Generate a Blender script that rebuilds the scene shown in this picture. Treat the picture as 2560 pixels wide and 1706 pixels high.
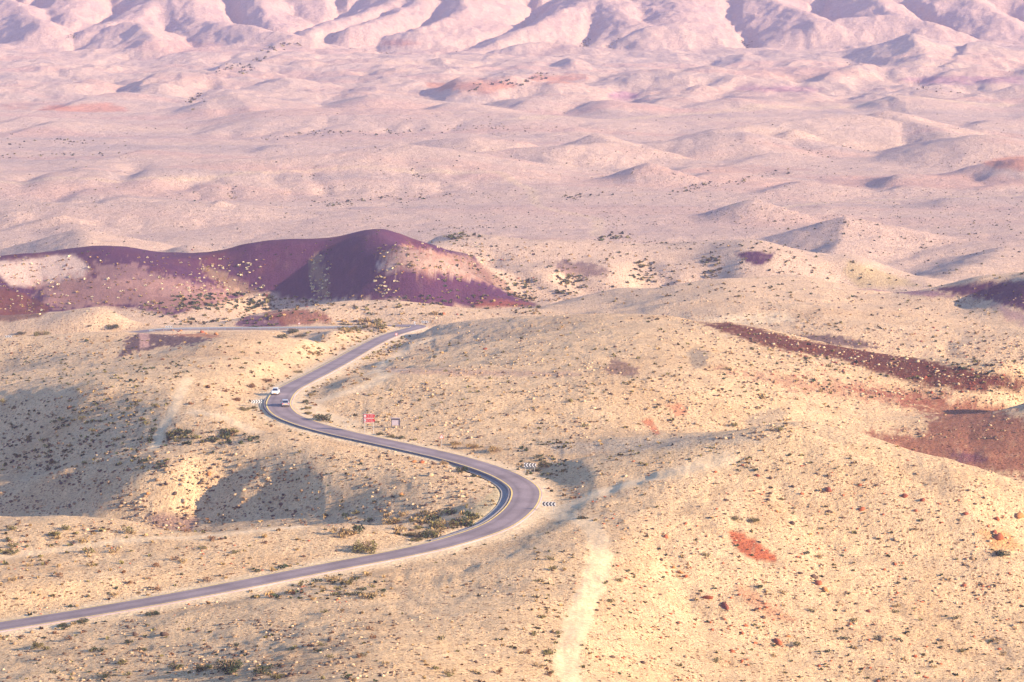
import bpy, math, random
import numpy as np
from mathutils import Vector, Matrix

for o in list(bpy.data.objects):
    bpy.data.objects.remove(o, do_unlink=True)
SC = bpy.context.scene
COL = SC.collection
R = math.radians

# ------------------------------------------------------------------ camera
CAM_H = 117.0
PITCH = R(8.8)
F_PX = 7111.0            # focal length in pixels of a 2560 wide picture (100 mm on 36 mm)
cam_d = bpy.data.cameras.new('camera')
cam_d.lens = 100.0
cam_d.sensor_width = 36.0
cam_d.clip_start = 1.0
cam_d.clip_end = 30000.0
cam = bpy.data.objects.new('camera', cam_d)
COL.objects.link(cam)
cam.location = (0, 0, CAM_H)
cam.rotation_euler = (math.pi / 2 - PITCH, 0, 0)
SC.camera = cam

# ------------------------------------------------------------------ sky, sun, exposure
SUN_EL = R(18.0)
SUN_AZ_DEG = 112.0       # compass angle from +Y (view direction), clockwise: to the right and behind the camera
sd = Vector((math.sin(R(SUN_AZ_DEG)) * math.cos(SUN_EL), math.cos(R(SUN_AZ_DEG)) * math.cos(SUN_EL), math.sin(SUN_EL)))
world = bpy.data.worlds.new('World')
SC.world = world
world.use_nodes = True
wn = world.node_tree.nodes
wl = world.node_tree.links
wn.clear()
sky = wn.new('ShaderNodeTexSky')
sky.sky_type = 'NISHITA'
sky.sun_disc = False
sky.sun_elevation = SUN_EL
sky.sun_rotation = R(SUN_AZ_DEG)
sky.air_density = 1.0
sky.dust_density = 0.3
sky.ozone_density = 4.0
bgn = wn.new('ShaderNodeBackground')
bgn.inputs['Strength'].default_value = 0.13
wo = wn.new('ShaderNodeOutputWorld')
wl.new(sky.outputs[0], bgn.inputs['Color'])
wl.new(bgn.outputs[0], wo.inputs['Surface'])
sun_d = bpy.data.lights.new('sun', 'SUN')
sun_d.energy = 5.0
sun_d.angle = R(0.5)
sun_d.color = (1.0, 0.80, 0.55)
sun = bpy.data.objects.new('sun', sun_d)
COL.objects.link(sun)
sun.rotation_euler = sd.to_track_quat('Z', 'Y').to_euler()
sun.location = (300, -200, 400)
SC.render.engine = 'CYCLES'
SC.view_settings.view_transform = 'Standard'
SC.view_settings.look = 'None'
SC.view_settings.gamma = 1.0
SC.view_settings.exposure = 1.62
SC.view_settings.use_curve_mapping = False
SC.cycles.use_denoising = True
SC.cycles.max_bounces = 4
SC.cycles.diffuse_bounces = 2
SC.cycles.volume_bounces = 1

# ------------------------------------------------------------------ small tools
rng = np.random.default_rng(11)
random.seed(5)

def tag(o, label=None, cat=None, group=None, kind=None):
    if label: o['label'] = label
    if cat: o['category'] = cat
    if group: o['group'] = group
    if kind: o['kind'] = kind
    return o

def empty(name, loc=(0, 0, 0), rz=0.0):
    o = bpy.data.objects.new(name, None)
    o.empty_display_size = 0.3
    COL.objects.link(o)
    o.location = loc
    o.rotation_euler = (0, 0, rz)
    return o

def mesh_np(name, V, F, col=None, smooth=False):
    """V (n,3), F (m,3) or (m,4); col (n,3) stored as the point colour attribute 'col'"""
    V = np.asarray(V, np.float32); F = np.asarray(F, np.int32)
    me = bpy.data.meshes.new(name)
    k = F.shape[1]
    me.vertices.add(len(V)); me.vertices.foreach_set('co', V.ravel())
    me.loops.add(F.size); me.loops.foreach_set('vertex_index', F.ravel())
    me.polygons.add(len(F))
    me.polygons.foreach_set('loop_start', np.arange(0, F.size, k, dtype=np.int32))
    if smooth:
        me.polygons.foreach_set('use_smooth', np.ones(len(F), bool))
    me.update(calc_edges=True)
    if col is not None:
        a = me.color_attributes.new('col', 'FLOAT_COLOR', 'POINT')
        c4 = np.ones((len(V), 4), np.float32); c4[:, :np.shape(col)[1]] = col
        a.data.foreach_set('color', c4.ravel())
    return me

def obj(name, me, mat=None, parent=None):
    o = bpy.data.objects.new(name, me)
    COL.objects.link(o)
    if mat is not None and not me.materials:
        me.materials.append(mat)
    o.parent = parent
    return o

class MB:
    """collects simple shapes into one mesh (lists of verts and faces)"""
    def __init__(s): s.v = []; s.f = []
    def add(s, v, f):
        n = len(s.v); s.v += [tuple(p) for p in v]; s.f += [tuple(i + n for i in q) for q in f]; return s
    def box(s, c, size, rz=0.0):
        hx, hy, hz = (q / 2 for q in size)
        pts = [(-hx, -hy, -hz), (hx, -hy, -hz), (hx, hy, -hz), (-hx, hy, -hz), (-hx, -hy, hz), (hx, -hy, hz), (hx, hy, hz), (-hx, hy, hz)]
        ca, sa = math.cos(rz), math.sin(rz)
        return s.add([(c[0] + x * ca - y * sa, c[1] + x * sa + y * ca, c[2] + z) for x, y, z in pts],
                     [(0, 3, 2, 1), (4, 5, 6, 7), (0, 1, 5, 4), (1, 2, 6, 5), (2, 3, 7, 6), (3, 0, 4, 7)])
    def tube(s, pts, r, n=8, caps=True):
        pts = [Vector(p) for p in pts]; m = len(pts); rr = r if isinstance(r, (list, tuple)) else [r] * m
        ring = []
        for i, p in enumerate(pts):
            t = (pts[min(i + 1, m - 1)] - pts[max(i - 1, 0)]).normalized()
            a = Vector((0, 0, 1)) if abs(t.z) < .9 else Vector((1, 0, 0))
            x = t.cross(a).normalized(); y = t.cross(x)
            ring += [p + (x * math.cos(2 * math.pi * j / n) + y * math.sin(2 * math.pi * j / n)) * rr[i] for j in range(n)]
        f = [(i * n + j, i * n + (j + 1) % n, (i + 1) * n + (j + 1) % n, (i + 1) * n + j) for i in range(m - 1) for j in range(n)]
        if caps: f += [tuple(reversed(range(n))), tuple((m - 1) * n + j for j in range(n))]
        return s.add(ring, f)
    def prism(s, poly, y0, y1):
        """polygon in x,z pushed along y"""
        n = len(poly)
        return s.add([(x, y0, z) for x, z in poly] + [(x, y1, z) for x, z in poly],
                     [tuple(range(n)), tuple(reversed(range(n, 2 * n)))] + [(j, n + j, n + (j + 1) % n, (j + 1) % n) for j in range(n)])
    def build(s, name, mat, parent=None, smooth=False, bevel=0.0):
        me = bpy.data.meshes.new(name)
        me.from_pydata(s.v, [], s.f); me.update()
        if smooth:
            for p in me.polygons: p.use_smooth = True
        o = obj(name, me, mat, parent)
        if bevel:
            md = o.modifiers.new('bevel', 'BEVEL'); md.width = bevel; md.segments = 2
        return o

# ------------------------------------------------------------------ noise
_perm = np.random.default_rng(3).permutation(512).astype(np.int64)
_perm = np.concatenate([_perm, _perm, _perm])
_ga = np.random.default_rng(4).uniform(0, 2 * np.pi, 512)
_gx, _gy = np.cos(_ga), np.sin(_ga)

def gnoise(x, y):
    xi = np.floor(x).astype(np.int64); yi = np.floor(y).astype(np.int64)
    xf = x - xi; yf = y - yi
    xi &= 511; yi &= 511
    u = xf * xf * xf * (xf * (xf * 6 - 15) + 10); v = yf * yf * yf * (yf * (yf * 6 - 15) + 10)
    def g(ix, iy, dx, dy):
        h = _perm[_perm[ix & 511] + (iy & 511)]
        return _gx[h] * dx + _gy[h] * dy
    a = g(xi, yi, xf, yf); b = g(xi + 1, yi, xf - 1, yf)
    c = g(xi, yi + 1, xf, yf - 1); d = g(xi + 1, yi + 1, xf - 1, yf - 1)
    return ((a + u * (b - a)) * (1 - v) + (c + u * (d - c)) * v) * 1.5

def fbm(x, y, wl, octs=4, gain=0.5, seed=0.0):
    s = np.zeros_like(x); a = 1.0; f = 1.0 / wl; n = 0.0
    for i in range(octs):
        s += a * gnoise(x * f + 17.3 * i + seed, y * f - 9.1 * i + seed * 1.7); n += a; a *= gain; f *= 2.03
    return s / n

def ridged(x, y, wl, octs=4, seed=0.0):
    s = np.zeros_like(x); a = 1.0; f = 1.0 / wl; n = 0.0
    for i in range(octs):
        s += a * (1 - 2 * np.abs(gnoise(x * f + 31.7 * i + seed, y * f + 5.3 * i - seed))); n += a; a *= 0.5; f *= 2.1
    return s / n

def sstep(a, b, t):
    t = np.clip((t - a) / (b - a), 0, 1); return t * t * (3 - 2 * t)

# ------------------------------------------------------------------ where a sight line meets a height or a distance
CP, SP = math.cos(PITCH), math.sin(PITCH)
def slope(py):                       # tangent of the line of sight below the horizon
    v = (853.0 - py) / F_PX
    return -((-SP + v * CP) / (CP + v * SP))
def ucol(px, py):                    # x / y of the line of sight
    v = (853.0 - py) / F_PX
    return ((px - 1280.0) / F_PX) / (CP + v * SP)
def pt_z(px, py, z):                 # ground point seen there at height z
    D = (CAM_H - z) / slope(py)
    return ucol(px, py) * D, D, z
def pt_d(px, py, D):
    return ucol(px, py) * D, D, CAM_H - D * slope(py)

# ------------------------------------------------------------------ the road's line (plan and height)
ROAD_C = [(-420, 1636, -4.5), (-200, 1599, -3.8), (0, 1566, -2.8), (272, 1522, -1.5), (544, 1473, -.5), (816, 1419, 0), (1000, 1384, 0.1), (1110, 1359, .2), (1190, 1335, .3), (1245, 1313, .4), (1285, 1285, .5),
          (1310, 1255, .5), (1313, 1222, .5), (1282, 1197, .5), (1228, 1173, .4), (1140, 1146, .3), (1024, 1119, .2), (960, 1105, .1), (880, 1088, 0),
          (810, 1071, 0), (755, 1054, 0), (715, 1036, 0), (697, 1015, 0), (701, 995, -.5), (717, 976, -1.4), (752, 956, -3.2), (798, 933, -6.6), (859, 900, -12), (897, 878, -15.8), (945, 852, -20), (985, 835, -22.6),
          (1022, 824.5, -24.6), (1044, 818.5, -26), (1043, 814.5, -26.9), (1010, 814, -27.4), (940, 816, -28), (870, 818, -28.5), (700, 820, -29), (540, 821, -29.5),
          (400, 824, -30), (310, 834, -31.6), (200, 850, -33.4), (0, 882, -38), (-250, 910, -41)]
def catmull(P, step=1.0):
    P = np.asarray(P, float); out = []
    Q = np.vstack([2 * P[0] - P[1], P, 2 * P[-1] - P[-2]])
    for i in range(1, len(Q) - 2):
        p0, p1, p2, p3 = Q[i - 1:i + 3]
        d01, d12, d23 = (max(np.linalg.norm(a) ** .5, 1e-6) for a in (p1 - p0, p2 - p1, p3 - p2))
        m1 = (p2 - p1) + d12 * ((p1 - p0) / d01 - (p2 - p0) / (d01 + d12))
        m2 = (p2 - p1) + d12 * ((p3 - p2) / d23 - (p3 - p1) / (d12 + d23))
        n = max(2, int(np.linalg.norm(p2 - p1) / step))
        t = np.linspace(0, 1, n, endpoint=False)[:, None]
        out.append((2 * t**3 - 3 * t**2 + 1) * p1 + (t**3 - 2 * t**2 + t) * m1 + (-2 * t**3 + 3 * t**2) * p2 + (t**3 - t**2) * m2)
    out.append(P[-1:])
    return np.vstack(out)
ROAD = catmull([pt_z(*c) for c in ROAD_C], 1.0)
for _ in range(6):
    ROAD[1:-1] = .25 * ROAD[:-2] + .5 * ROAD[1:-1] + .25 * ROAD[2:]
RT = np.gradient(ROAD[:, :2], axis=0); RT /= np.linalg.norm(RT, axis=1)[:, None]
RN = np.stack([-RT[:, 1], RT[:, 0]], 1)          # left of the direction of travel along the list
HALF = 3.05

# ------------------------------------------------------------------ terrain: a fan of rows and columns, finest where the valley is nearest
NC_IN, NR = 900, 1000
U_in = np.linspace(-0.212, 0.212, NC_IN)
U = np.concatenate([-np.array([.9, .75, .62, .52, .44, .38, .33, .295, .27, .25, .236, .226, .218]), U_in, np.array([.218, .226, .236, .25, .27, .295, .33, .38, .44, .52, .62, .75, .9])])
near = np.array([8, 25, 50, 80, 115, 150, 190, 230, 270, 300, 320, 335])
t = np.linspace(0, 1, 6000)
Dt = 345 * (5200 / 345) ** t
w = Dt ** -0.62; w[Dt > 3700] *= .35
cw = np.concatenate([[0], np.cumsum(w[1:] * np.diff(Dt))]); cw /= cw[-1]
D_main = np.interp(np.linspace(0, 1, NR), cw, Dt)
DR = np.concatenate([near, D_main])
NC, NRR = len(U), len(DR)

A = []                                             # (U, ln D, z)
def az(*pts):
    for px, py, z in pts:
        x, D, _ = pt_z(px, py, z); A.append((x / D, math.log(D), z))
def ad(*pts):                                      # (px, D, z): ground out of sight
    for px, D, z in pts:
        A.append(((px - 1280) / F_PX, math.log(D), z))
def crest(back, drop, *pts):                       # a skyline: the ground falls away right behind it
    az(*pts)
    for px, py, z in pts:
        x, D, _ = pt_z(px, py, z); A.append((x / D, math.log(D + back), z - drop))
# foreground ridge, left of it falling away from the sun
az((-150, 1750, -1), (300, 1750, 2.6), (700, 1750, 10), (950, 1750, 14), (1150, 1745, 10.6), (1300, 1740, 6.4), (1440, 1740, 4.6), (1650, 1720, -3.5), (1900, 1720, -8), (2200, 1720, -11.5), (2560, 1720, -14), (2800, 1720, -14))
az((-150, 1640, -3.5), (150, 1620, -1.8), (500, 1610, 1), (800, 1620, 6.2), (970, 1610, 7.6), (1150, 1600, 5), (1330, 1600, 4.2), (1440, 1600, 3.5), (1620, 1600, -2.6), (1800, 1590, -6), (2200, 1550, -9.5), (2450, 1550, -11.5))
az((400, 1548, -.4), (700, 1540, 2), (900, 1490, 1.8), (1150, 1480, 2), (1330, 1480, 3.4), (1440, 1490, 3.1), (1600, 1500, -1), (1700, 1450, -2.4), (1900, 1500, -5.5), (2200, 1430, -6.5), (2450, 1430, -8), (2600, 1430, -9))
az((1250, 1390, .8), (1380, 1380, 2.8), (1450, 1390, 2.8), (1590, 1400, .6), (1700, 1350, .6), (1900, 1400, -2.5), (2200, 1330, -2.5), (2450, 1340, -4))
az((1400, 1300, 1.6), (1470, 1300, 2.2), (1540, 1300, 2.4), (1700, 1260, 2.6), (1900, 1300, .4), (2200, 1250, .6))
az((1420, 1215, 1), (1560, 1215, 2.8), (1700, 1190, 5), (1800, 1200, 4.4), (1900, 1200, 4), (2050, 1200, 4))
az((1400, 1150, 1), (1600, 1140, 3.2), (1750, 1140, 5.2), (1850, 1125, 6.8), (1960, 1120, 6.6), (2060, 1150, 6))
az((1330, 1112, 1.4), (1500, 1098, 2.6), (1700, 1088, 4.4), (1850, 1080, 6.4), (1960, 1066, 9.4), (2070, 1110, 7.8), (2200, 1172, 4.8), (2300, 1225, 2.2), (2420, 1275, 0), (2560, 1305, -2.5), (2800, 1340, -6))
az((1500, 1080, 1), (1700, 1070, -1), (1960, 1060, -4), (2100, 1090, -7), (2200, 1130, -9.5), (2300, 1180, -11), (2420, 1240, -12.5), (2560, 1270, -13.5), (2800, 1270, -15))
# the cream hill right of the upper road
az((1100, 1060, .5), (1300, 1050, 1), (1300, 1000, 2), (1500, 1000, 2.5), (1700, 1000, 1.5), (1900, 1000, -1), (2100, 1000, -6), (2300, 1020, -10), (2560, 1050, -14), (2800, 1060, -16))
az((950, 985, .8), (1100, 950, 2), (1300, 930, 2), (1500, 920, 3.2), (1700, 920, 3), (1900, 930, 0), (2100, 950, -4.5), (2300, 980, -9), (2560, 1010, -12.5))
az((880, 945, -1), (1000, 900, -7), (1150, 870, -6), (1300, 860, -2), (1500, 850, 1.5), (1700, 855, 1.5), (1850, 870, -1), (2050, 900, -4), (1050, 850, -14.5))
az((1100, 815, -19), (1200, 802, -16), (1300, 795, -12), (1450, 788, -7.5), (1600, 787, -5), (1690, 795, -4), (1760, 808, -4.5), (1830, 812, -4.5), (1919, 829, -5), (2066, 862, -5.5), (2285, 898, -6.5), (2560, 968, -8.5), (2800, 1000, -9))
az((1150, 835, -13), (1300, 825, -8), (1500, 818, -2.5))
ad((1300, 945, -28), (1500, 925, -26), (1700, 905, -23), (1900, 870, -20), (2100, 850, -22), (2300, 830, -26), (2560, 800, -26), (2800, 790, -28))
az((1800, 790, -20), (1950, 800, -20), (2100, 840, -21), (2300, 880, -24), (2500, 930, -27))
az((2000, 770, -19), (2200, 790, -20), (2400, 830, -22), (2560, 850, -22), (1980, 730, -20.5), (2200, 745, -22.5), (2400, 765, -23), (2560, 805, -22.5))
az((2138, 722, -23), (2330, 727, -24), (2369, 716, -22), (2450, 707, -17), (2560, 705, -14.5), (2800, 712, -16), (2450, 750, -22), (2560, 775, -20.5))
ad((2450, 1085, -40), (2560, 1070, -40), (2200, 1110, -41), (2000, 1110, -40), (2800, 1060, -40))
az((1980, 700, -24), (1850, 700, -22), (1720, 706, -23), (1600, 726, -28), (1480, 752, -34), (1350, 772, -37), (1700, 760, -20), (1850, 750, -19), (1500, 775, -27), (1600, 785, -23))
ad((1720, 1090, -42), (1900, 1090, -40), (1550, 1105, -42), (1430, 1110, -40))
# cream hills beyond
crest(22, 1.6, (1097, 600, -29), (1262, 600, -28), (1408, 608, -29), (1536, 611, -30), (1720, 615, -30), (1846, 608, -27), (1905, 611, -27), (1941, 619, -28), (1985, 631, -30), (2029, 639, -33), (2157, 650, -33), (2186, 664, -35), (2321, 704, -39.5))
az((2100, 700, -38), (2240, 700, -39))
az((1300, 660, -33), (1500, 660, -33.5), (1720, 660, -34.5), (1850, 650, -31), (1400, 755, -38.5), (1290, 740, -37.5))
# the dark hill
crest(20, 2.6, (-200, 655, -27), (0, 646, -24), (91, 636, -23), (183, 627, -22), (274, 619, -20.5), (347, 627, -22.5), (402, 636, -24.5), (475, 636, -25), (530, 634, -24.5), (621, 618.6, -21.5), (731, 606, -19.5), (804, 602, -19), (860, 595, -17.5), (904, 584, -15.5),
   (933, 580, -14.5), (966, 584, -15.5), (1013, 600, -19), (1079, 618.6, -23), (1170, 646, -28.5), (1211, 671, -32))
az((0, 735, -33), (274, 770, -36), (430, 785, -37), (560, 768, -38), (700, 745, -38.5), (860, 768, -38), (1000, 770, -37.5), (1150, 768, -38), (1262, 768, -38), (1346, 763, -37.5))
az((860, 680, -27), (700, 690, -31), (1000, 680, -25), (1116, 686, -26.5), (1207, 712, -31), (1262, 737, -35), (1050, 650, -26.5), (1130, 670, -31), (600, 690, -31), (470, 690, -29), (274, 690, -28), (100, 690, -29))
ad((-200, 1230, -50), (0, 1230, -50), (274, 1230, -50), (530, 1240, -50), (800, 1250, -50), (933, 1250, -49), (1100, 1295, -47), (1400, 1300, -50), (1720, 1300, -50), (2000, 1300, -50), (2300, 1270, -50), (2560, 1200, -48), (2800, 1200, -48))
# small hill at the far left, the hill behind the guard rail
az((-150, 800, -33), (128, 783, -30), (219, 774, -27), (263, 771, -26), (292, 785, -28), (333, 807, -31.5)); ad((263, 1045, -37), (100, 1045, -37))
az((614, 794, -29.5), (683, 785, -27), (731, 774, -26), (860, 757, -25), (1006, 756, -25), (1079, 763, -26), (1150, 785, -26.5)); ad((560, 1015, -35), (731, 1050, -38), (860, 1050, -38), (1006, 1052, -38))
az((950, 810, -24.2), (880, 823, -20), (1000, 822, -23.5))
# left: lit hill, grey slope, plateau
az((-150, 880, -17.5), (0, 869, -14.5), (91, 851, -13), (183, 838, -12), (310, 831, -11.5), (450, 839, -11.5), (530, 852, -6), (640, 852, -7), (768, 843, -11), (860, 826, -16.5))
ad((0, 900, -30), (200, 905, -29), (400, 900, -27), (560, 880, -24), (700, 900, -26), (820, 935, -27))
az((300, 887, -11.2), (400, 877, -10), (-150, 912, -20), (0, 900, -17), (150, 897, -13.9), (-150, 955, -17), (0, 940, -12.8), (150, 930, -9.8), (300, 918, -7.4), (420, 903, -6.3), (500, 890, -6), (560, 874, -5.6))
crest(14, 1.6, (-150, 1004, -11), (0, 985, -6.5), (110, 970, -3.2), (222, 960, 0), (370, 948, 1.6), (460, 935, 1.2))
az((540, 912, -.5), (640, 900, -3))
az((400, 1000, 1.0), (550, 1000, 1), (300, 1030, -1.8), (450, 1060, .3), (600, 1070, .3), (200, 1010, -2.6), (100, 1040, -6.5), (0, 1040, -9.5), (-150, 1060, -13))
az((0, 1120, -13), (0, 1200, -15), (150, 1120, -8.6), (250, 1110, -6), (350, 1110, -3.6), (150, 1165, -11.4), (430, 1105, -2))
az((-150, 1240, -17.5), (0, 1215, -14.4), (148, 1178, -9.4), (314, 1147, -4.6), (480, 1122, -1.8), (560, 1115, -1.2), (630, 1107, 0))
az((150, 1230, -12), (150, 1270, -14), (0, 1260, -16), (300, 1200, -7), (300, 1260, -10.4), (300, 1295, -12.8), (450, 1200, -5.6), (450, 1260, -9.8), (430, 1295, -12), (560, 1150, -2.4), (560, 1205, -6.4), (505, 1246, -9), (440, 1310, -12.8))
az((640, 1145, -1.8), (740, 1145, -.4), (860, 1150, .2), (1000, 1170, .2), (600, 1200, -4.8), (680, 1200, -4.2), (760, 1200, -3), (860, 1200, -1.7), (1000, 1205, -.4), (600, 1255, -8.6), (700, 1250, -7), (860, 1250, -4.2), (1060, 1240, -.8), (600, 1300, -10.8), (700, 1300, -9.2), (860, 1296, -5.8), (1010, 1290, -3), (560, 1322, -11.4))
az((-150, 1290, -3.5), (0, 1295, -2), (185, 1297, -1.5), (314, 1308, -2), (444, 1331, -2.6), (555, 1332, -2), (647, 1324, -1), (860, 1312, -.3))
ad((-150, 590, -20), (0, 580, -18), (200, 577, -17), (440, 562, -13), (650, 552, -9.5), (860, 545, -6))
az((0, 1400, -1), (250, 1390, -.6), (500, 1400, 0), (0, 1480, -.3), (250, 1460, 0), (750, 1370, 0))
for i in range(0, len(ROAD), 14):
    A.append((ROAD[i, 0] / ROAD[i, 1], math.log(ROAD[i, 1]), ROAD[i, 2]))
# the wide valley floor and the massif behind it, the slope under the camera
for D, zz in ((1350, -50), (1480, -50), (1650, -51), (1850, -51), (2080, -51), (2330, -50), (2600, -49), (2880, -46), (3120, -43), (3290, -30), (3450, 12), (3700, 90), (4100, 200), (4700, 290), (5200, 300)):
    for uu in np.arange(-.3, .31, .06):
        A.append((uu, math.log(D), zz + rng.uniform(-1.5, 1.5)))
for D, zz in ((345, 8.5), (250, 26), (150, 58), (60, 98), (8, 113)):
    for uu in (-.4, -.2, -.1, 0, .1, .2, .4):
        A.append((uu, math.log(D), zz))
for uu in (-.9, -.55, .55, .9):
    for D in (400, 560, 800, 1100, 1400):
        A.append((uu, math.log(D), np.interp(D, [400, 700, 950, 1300], [0, -8, -30, -50])))
for uu in (-.28, .28):
    for D in (420, 520, 640, 800, 980, 1150):
        A.append((uu, math.log(D), np.interp(D, [400, 700, 950, 1300], [-4, -12, -30, -48])))
A = np.array(A)
A[:, 1] = np.maximum(A[:, 1], math.log(60) - .7)

def tps_kernel(r2):
    return .5 * r2 * np.log(r2 + 1e-12)
def tps_fit(P, z, lam=2e-6):
    n = len(P)
    r2 = ((P[:, None] - P[None]) ** 2).sum(-1)
    K = tps_kernel(r2) + lam * np.eye(n)
    Q = np.concatenate([np.ones((n, 1)), P], 1)
    M = np.zeros((n + 3, n + 3)); M[:n, :n] = K; M[:n, n:] = Q; M[n:, :n] = Q.T
    return np.linalg.solve(M, np.concatenate([z, np.zeros(3)]))
coef = tps_fit(A[:, :2], A[:, 2])
def tps_eval(P):
    out = np.empty(len(P))
    for i in range(0, len(P), 20000):
        q = P[i:i + 20000]
        r2 = ((q[:, None] - A[None, :, :2]) ** 2).sum(-1)
        out[i:i + 20000] = tps_kernel(r2) @ coef[:len(A)] + coef[-3] + q @ coef[-2:]
    return out
cs, rs = 5, 4
ci = np.unique(np.concatenate([np.arange(0, 14), np.arange(13, NC - 13, cs), np.arange(NC - 14, NC)]))
ri = np.unique(np.concatenate([np.arange(0, NRR, rs), [NRR - 1]]))
lnD = np.log(np.maximum(DR, 30.0))
gU, gL = np.meshgrid(U[ci], lnD[ri])
Zc = tps_eval(np.stack([gU.ravel(), gL.ravel()], 1)).reshape(gU.shape)
tmp = np.empty((NRR, len(ci)))
for j in range(len(ci)):
    tmp[:, j] = np.interp(np.arange(NRR), ri, Zc[:, j])
Z = np.empty((NRR, NC))
for i in range(NRR):
    Z[i] = np.interp(np.arange(NC), ci, tmp[i])
def blur_rows(Zin):          # take the facets of the coarse grid out
    Zo = Zin.copy()
    for _ in range(4):
        Zo[1:-1] = .25 * Zo[:-2] + .5 * Zo[1:-1] + .25 * Zo[2:]
        Zo[:, 1:-1] = .25 * Zo[:, :-2] + .5 * Zo[:, 1:-1] + .25 * Zo[:, 2:]
    return Zo
Z = blur_rows(Z)
Dg = np.repeat(DR[:, None], NC, 1)
Xg = U[None] * Dg
Yg = Dg
Z[DR < 330] = np.minimum(Z[DR < 330], (CAM_H - 3 - .305 * DR[DR < 330])[:, None])

def dist_poly(X, Y, P):
    """distance to a plan polyline, and the position along it (0 .. n-1)"""
    best = np.full(X.shape, 1e18); par = np.zeros(X.shape)
    for i in range(len(P) - 1):
        ax, ay = P[i][:2]; bx, by = P[i + 1][:2]
        dx, dy = bx - ax, by - ay
        tt = np.clip(((X - ax) * dx + (Y - ay) * dy) / (dx * dx + dy * dy + 1e-9), 0, 1)
        d2 = (X - ax - tt * dx) ** 2 + (Y - ay - tt * dy) ** 2
        m = d2 < best
        best[m] = d2[m]; par[m] = i + tt[m]
    return np.sqrt(best), par

def rows_between(d0, d1):
    return slice(max(0, np.searchsorted(DR, d0) - 1), min(NRR, np.searchsorted(DR, d1) + 1))

def tent(pts, sl=.42, sr=.4, sf=.42, sb=.42, k=2.0, km=3.0, reach=420, rough=0.0):
    """a ridge through (px, py, D) points with its own slopes to the left, right, front and back"""
    global Z
    P = [pt_d(p[0], p[1], p[2] if p[2] > 0 else (CAM_H + 51 + p[2]) / slope(p[1])) for p in pts]
    sl_ = rows_between(min(p[1] for p in P) - reach, max(p[1] for p in P) + reach)
    X, Y = Xg[sl_], Yg[sl_]
    if rough:
        X = X + rough * fbm(X, Y, rough * 6, 3, seed=3.3); Y = Y + rough * fbm(X, Y, rough * 6, 3, seed=8.1)
    best = np.full(X.shape, -1e9)
    for i in range(max(1, len(P) - 1)):
        a = np.array(P[i]); b = np.array(P[min(i + 1, len(P) - 1)])
        dx, dy = b[0] - a[0], b[1] - a[1]
        tt = np.clip(((X - a[0]) * dx + (Y - a[1]) * dy) / (dx * dx + dy * dy + 1e-9), 0, 1)
        ox = X - a[0] - tt * dx; oy = Y - a[1] - tt * dy
        e = np.sqrt((ox * np.where(ox > 0, sr, sl)) ** 2 + (oy * np.where(oy > 0, sb, sf)) ** 2)
        best = np.maximum(best, a[2] + tt * (b[2] - a[2]) - (np.sqrt(e * e + k * k) - k))
    z = Z[sl_]
    h = np.clip(.5 + .5 * (best - z) / km, 0, 1)
    Z[sl_] = z * (1 - h) + best * h + km * h * (1 - h) * .5

def visible_D(px, py):
    """distance at which the line of sight first meets the terrain as it is now"""
    u = ucol(px, py); s = slope(py)
    j = np.clip(np.searchsorted(U, u), 1, NC - 1)
    f = (u - U[j - 1]) / (U[j] - U[j - 1])
    col = Z[:, j - 1] * (1 - f) + Z[:, j] * f
    g = col - (CAM_H - DR * s)
    g[DR < 300] = -1
    k = int(np.argmax(g > 0))
    if g[k] <= 0: return DR[-1]
    return DR[k - 1] + (DR[k] - DR[k - 1]) * (-g[k - 1]) / (g[k] - g[k - 1] + 1e-9)
def place(px, py):
    D = visible_D(px, py)
    return ucol(px, py) * D, D, CAM_H - D * slope(py)

def stroke(pts, h, w, taper=True, smooth_pts=True):
    """raise (h > 0) or cut (h < 0) the ground along a line drawn over the visible terrain"""
    P = np.array([place(*p)[:2] for p in pts])
    if smooth_pts and len(P) > 2: P = catmull(P, 6.0)
    sl_ = rows_between(P[:, 1].min() - 4 * w, P[:, 1].max() + 4 * w)
    X, Y = Xg[sl_], Yg[sl_]
    ext = (np.abs(X - P[:, 0].mean()) < (np.ptp(P[:, 0]) / 2 + 4 * w))
    d, par = dist_poly(X[ext], Y[ext], P)
    amp = np.ones_like(par)
    if taper:
        q = par / max(len(P) - 1, 1); amp = np.clip(4 * q * (1 - q), 0, 1) ** .6
    z = Z[sl_]; z[ext] += h * amp * np.exp(-(d / w) ** 2)

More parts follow.
